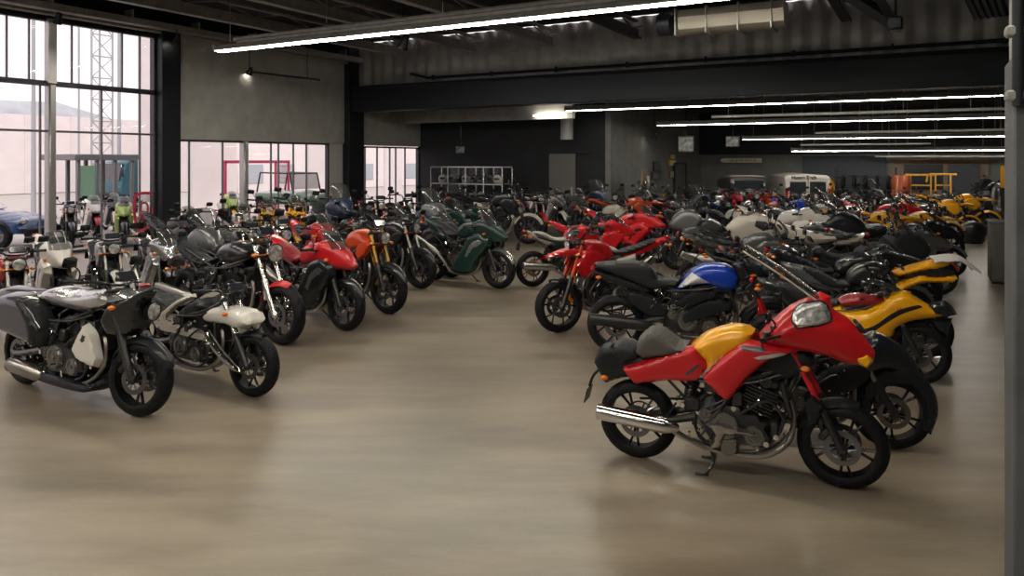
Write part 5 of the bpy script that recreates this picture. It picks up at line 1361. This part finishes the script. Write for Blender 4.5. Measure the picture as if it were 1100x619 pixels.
MB().box((0, 0, 1.0), (.06, 1.6, 2.0), b=.01).build('door_leaf', mat('grey_door', (.14, .14, .135), .6), q); MB().box((.05, .6, 1.0), (.05, .06, .14), b=.01).build('door_handle', W_['mullight'], q)
m = MB()
for y in (-.85, .85): m.box((.02, y, 1.03), (.09, .07, 2.06))
m.box((.02, 0, 2.06), (.09, 1.77, .07)); m.build('door_frame', W_['steel'], q)
# bright display panel left of notices
a = on_x(692, 200, RXW+.9); r = empty('display_board', (a.x, a.y, 0)); tag(r, 'tilted display board with brown and pale photos by the light grey wall', 'display board')
MB().box((0, 0, 1.35), (.06, 1.3, 1.1), rot=(0, 0, R_(12)), b=.01).build('board', W_['beige'], r)
MB().box((.05, .25, 1.35), (.04, .5, .6), rot=(0, 0, R_(12)), b=.01).build('photo', mat('pale_photo', (.55, .5, .42), .5), r)
m = MB()
for y in (-.5, .5): m.tube([(0, y, .8), (0, y, .02)], .02, 7); m.box((0, y, .015), (.4, .05, .03), b=.01)
m.build('stand', W_['steel'], r)
# hanging screens
for px, py, w_, h, Y, lab in ((737, 155, .62, .62, 27.2, 'upper hanging photo panel beside the grey wall corner'), (787, 152, .5, .42, 27.8, 'smaller grey hanging panel left of the third tube'), (495, 161, .42, .28, 22.9, 'small pale monitor on the black wall over the display case')):
    p = on_y(px, py, Y); r = empty('hanging_screen', p); tag(r, lab, 'screen', 'panels hung from the ceiling')
    MB().box((0, 0, 0), (w_, .07, h), b=.015).build('casing', W_['steel'], r); MB().box((0, -.035, 0), (w_*.88, .02, h*.84)).build('panel', mat('grey_print', (.24, .25, .25), .3, mott=.7, mscale=9), r)
    MB().tube([(0, 0, h/2), (0, 0, 4.35-p.z)], .02, 6).build('bracket', W_['steel'], r)
# glass display case
a, b = on_y(469, HY, 22.6), on_y(545, HY, 22.6); L = b.x-a.x; r = empty('display_case', ((a.x+b.x)/2, 22.6, 0)); tag(r, 'tall glass display case full of silver parts before the black wall', 'display case')
H_ = 1.95; m = MB()
for i in range(5):
    for y in (-.35, .35): m.box((-L/2+i*L/4, y, H_/2), (.05, .05, H_), b=.005)
for z in (.1, .75, 1.35, H_):
    for y in (-.35, .35): m.box((0, y, z), (L, .04, .05), b=.005)
m.build('case_frame', 'silver', r)
m = MB()
for z in (.75, 1.35): m.box((0, 0, z), (L-.05, .66, .02))
m.build('glass_shelf', 'screen', r); MB().box((0, 0, .05), (L, .75, .10), b=.01).build('plinth', 'silver', r)
MB().box((0, -.36, H_/2+.05), (L-.1, .01, H_-.2)).build('front_pane', W_['glass'], r)
random.seed(11)
kinds = ['silver', 'chrome', 'white', 'grey', 'cream', 'black']
def helmet(p, c, sc, lab, grp, h=0):
    r = empty('helmet', p, h, sc); tag(r, lab, 'helmet', grp)
    m = MB(); m.ball((0, 0, .135), .135, 16, (1.15, 1, 1)); m.lathe([(.10, 0), (.125, .03), (.13, .08), (.11, .09), (.09, .0)], axis='Z', n=18, closed=False); m.build('shell', c, r)
    MB().ball((.05, 0, .14), .12, 14, (1, .92, .5)).build('visor', 'dial', r)
names = ['silver', 'chrome', 'white', 'grey', 'cream', 'black']
for z, zn in ((.775, 'middle'), (1.375, 'top')):
    for k in range(8):
        c = random.choice(kinds)
        helmet((r.location.x-L/2+.35+k*(L-.7)/7, 22.5, z), c, 1.15, 'small pale or dark helmet standing on a shelf inside the glass display case', 'helmets in the display case', R_(-70))
# yellow lifting frames, tool shelf, orange shutter
def yframe(px, py, Y, w_, h, lab):
    p = on_y(px, py, Y); r = empty('lifting_frame', (p.x, Y, 0)); tag(r, lab, 'lifting frame', 'yellow frames at the back wall')
    m = MB()
    for s in (-1, 1): m.box((s*w_/2, 0, h/2), (.06, .06, h), b=.01); m.box((s*w_/2, .0, .05), (.12, 1.0, .1), b=.01)
    m.build('upright', 'ochre', r)
    m = MB(); m.box((0, 0, h), (w_+.4, .07, .08), b=.02); m.box((0, 0, h*.75), (w_, .06, .06)); m.tube([(-w_/2-.25, 0, h), (-w_/2-.3, 0, h-.3)], .04, 6); m.build('cross_beam', 'ochre', r)
    m = MB(); m.tube([(0, -.05, h), (0, -.05, h-.6)], .012, 6); m.ball((0, -.05, h-.65), .06, 8); m.build('hoist', W_['steel'], r)
yframe(989, 215, 33.2, .7, 1.62, 'left yellow lifting frame against the beige back panel'); yframe(1013, 215, 32.6, .5, 1.66, 'right yellow lifting frame beside the blue-grey panel')
slab('trim_70', (on_y(957, HY, KY-.1).x, KY-.1, 0), (on_y(1062, HY, KY-.1).x, KY-.02, 2.35), W_['beige'])
slab('trim_71', (on_y(1018, HY, KY-.1).x, KY-.18, .0), (on_y(1052, HY, KY-.1).x, KY-.12, 2.02), W_['dull'])
slab('trim_72', (on_y(971, HY, KY-.1).x, KY-.18, 1.0), (on_y(1013, HY, KY-.1).x, KY-.12, 2.02), W_['steel'])
slab('trim_73', (on_y(862, HY, KY-.1).x, KY-.14, .0), (on_y(952, HY, KY-.1).x, KY-.04, 2.38), W_['dull'])
slab('trim_74', (on_y(750, HY, KY-.1).x, KY-.06, 0), (on_y(751.5, HY, KY-.1).x, KY-.0, 2.44), W_['steel'])
p = on_y(968, 215, 33.0); r = empty('barrel', (p.x, 33, 0)); tag(r, 'copper coloured barrel left of the yellow lifting frames', 'barrel')
MB().lathe([(.001, 0), (.3, 0), (.32, .05), (.33, .5), (.34, .52), (.33, .54), (.32, 1.55), (.30, 1.6), (.001, 1.6)], axis='Z', n=24).build('drum', 'copper', r); MB().lathe([(.31, 1.0), (.345, 1.02), (.31, 1.04)], axis='Z', n=24).build('hoop', 'steel', r)
# tool shelf
p = on_y(930, 215, 33.6); r = empty('tool_shelf', (p.x, 33.6, 0)); tag(r, 'dark tool shelf with tyres at the back wall', 'shelf')
m = MB()
for s in (-1, 1):
    for y in (-.25, .25): m.box((s*1.1, y, .95), (.06, .06, 1.9))
for z in (.3, .95, 1.5): m.box((0, 0, z), (2.25, .55, .05), b=.01)
m.build('shelf_rack', W_['steel'], r)
CACHE['spare'] = tyre_mb(2, .30, .07).mesh('tyre')
for z in (.335, .985):
    for k in range(5):
        t = link('spare_tyre', CACHE['spare'], 'rubber'); tag(t, 'loose black tyre standing on the dark tool shelf', 'tyre', 'spare tyres on the tool shelf'); t.location = (p.x-.85+k*.42, 33.6, z+.30); t.rotation_euler = (0, 0, R_(90))
# yellow jacket on a stand by the van, post lamp
def coat(p, h, w_, c, label, name='hanging_coat', cat='coat', rz=0):
    r = empty(name, (p.x, p.y, 0), rz); tag(r, label, cat, 'riding clothes on stands')
    b = h*.34; ol = [(-w_*.45, b), (-w_*.42, h*.62), (-w_*.55, h*.80), (-w_*.32, h*.93), (0, h*.95), (w_*.32, h*.93), (w_*.55, h*.80), (w_*.42, h*.62), (w_*.45, b), (0, b*.95)]
    inflate(ol, .13, .10, s=.05).build('coat_body', c, r)
    for s in (-1, 1): 
        m = MB(); m.tube([(s*w_*.45, 0, h*.84), (s*w_*.60, 0, h*.68), (s*w_*.62, -.03, h*.50)], [.085, .075, .06], 10, 3); m.build('sleeve', c, r)
        m = MB(); m.tube([(s*w_*.20, 0, b*1.1), (s*w_*.22, 0, b*.5), (s*w_*.22, 0, .06)], [.12, .10, .085], 10, 3); m.build('trouser_leg', c, r)
    m = MB(); m.tube([(0, .05, .02), (0, .05, h)], .018, 7); m.lathe([(.001, .0), (.2, 0), (.2, .02), (.001, .03)], axis='Z', n=18); m.tube([(-.2, .05, h*.93), (0, .05, h), (.2, .05, h*.93)], .012, 6); m.build('stand', W_['steel'], r)
coat(G(1058, 244), 1.72, .52, 'fabric', 'long black riding suit on a stand near the right edge', rz=YAW)
coat(G(1074, 246), 1.55, .42, 'grey', 'grey riding suit right of the long black one', rz=YAW+.3)
coat(G(888, 228), 1.55, .5, 'yellow', 'yellow riding jacket on a stand right of the van', rz=YAW)
# blue bag
p = G(1063, 254); r = empty('duffel_bag', (p.x, p.y, 0), YAW); tag(r, 'teal duffel bag on the floor by the black riding suit', 'bag')
inflate([(-.3, .02), (-.34, .2), (-.2, .34), (.2, .34), (.34, .2), (.3, .02)], .16, .1, s=.05).build('bag_body', 'teal', r); MB().tube([(-.15, 0, .30), (-.1, 0, .46), (.1, 0, .46), (.15, 0, .30)], .015, 6, 4).build('strap', 'fabric', r)
# grey cabinet at the right, with yellow panel over it
p = G(1063.5, 305); r = empty('cabinet', (p.x, p.y, 0)); tag(r, 'plain grey metal cabinet standing against the right column', 'cabinet')
MB().box((.62, .35, .56), (1.24, .7, 1.04), b=.02).build('cabinet_body', mat('grey_cabinet', (.11, .105, .095), .5, mott=.15), r); MB().box((.62, .35, 1.09), (1.28, .74, .04), b=.01).build('top', W_['conc'], r)
MB().box((.62, .35, .03), (1.18, .64, .06)).build('plinth', W_['steel'], r)
for s in (-1, 1):
    d = MB().box((.62+s*.30, -.005, .56), (.57, .02, .96), b=.005).build('door', mat('grey_cabinet', (.11, .105, .095), .5), r); MB().box((.62+s*.06, -.03, .62), (.02, .03, .16), b=.006).build('handle', W_['mullight'], d)
p = on_y(1088, 190, 15.2); r = empty('hanging_banner', p); tag(r, 'yellow hanging panel half hidden by the right column', 'banner')
MB().box((0, 0, 0), (.35, .03, .38), b=.01).build('panel', 'yellow', r); MB().tube([(0, 0, .19), (0, 0, 6.2-p.z)], .008, 5).build('cord', W_['steel'], r)
# helmets resting on seats and windows in the crowd
for px, py, z, c, lab in ((1030, 249, 0, 'black', 'black helmet on the floor before the far yellow group'),):
    p = G(1045, 261); helmet((p.x, p.y, 0), c, 2.2, lab, None, YAW)
# draped white cover on the yellow-nosed motorcycle's nose
a, h, L = place((868, 377), (992, 386)); d = (G(992, 386)-a).normalized(); a = G(992, 386)-d*round(max(1.35, L/.97), 2)*.97
r = MB(); vs = []; fs = []
for i in range(13):
    t = i/12; x = 1.42+.46*t; z = 1.175+.03*math.sin(t*3)-.13*max(0, t-.55)**1.2/.45
    for j in range(13):
        u = -1+j/6; vs.append((x+.01*math.sin(5*u+i), .16*u, z-.05*abs(u)**2.5+.006*math.sin(7*u+i*1.3)))
n = len(vs); vs += [(x, y, z-.008) for x, y, z in vs]
for i in range(12):
    for j in range(12): q = i*13+j; fs += [(q, q+1, q+14, q+13), (n+q, n+q+13, n+q+14, n+q+1)]
for i in range(12):
    for q, s in ((i*13, 13), (i*13+12, 13)): fs.append((q, q+s, n+q+s, n+q))
for j in range(12):
    for q in (j, 12*13+j): fs.append((q, q+1, n+q+1, n+q))
o = r.add(vs, fs).build('dust_cover', mat('white_cloth', (.58, .57, .56), .8, bump=.5, bscale=10)); tag(o, 'white cloth draped over the nose of the yellow-nosed motorcycle', 'cloth'); o.location = (a.x, a.y, 0); o.rotation_euler = (0, 0, h); o.scale = (.97,)*3
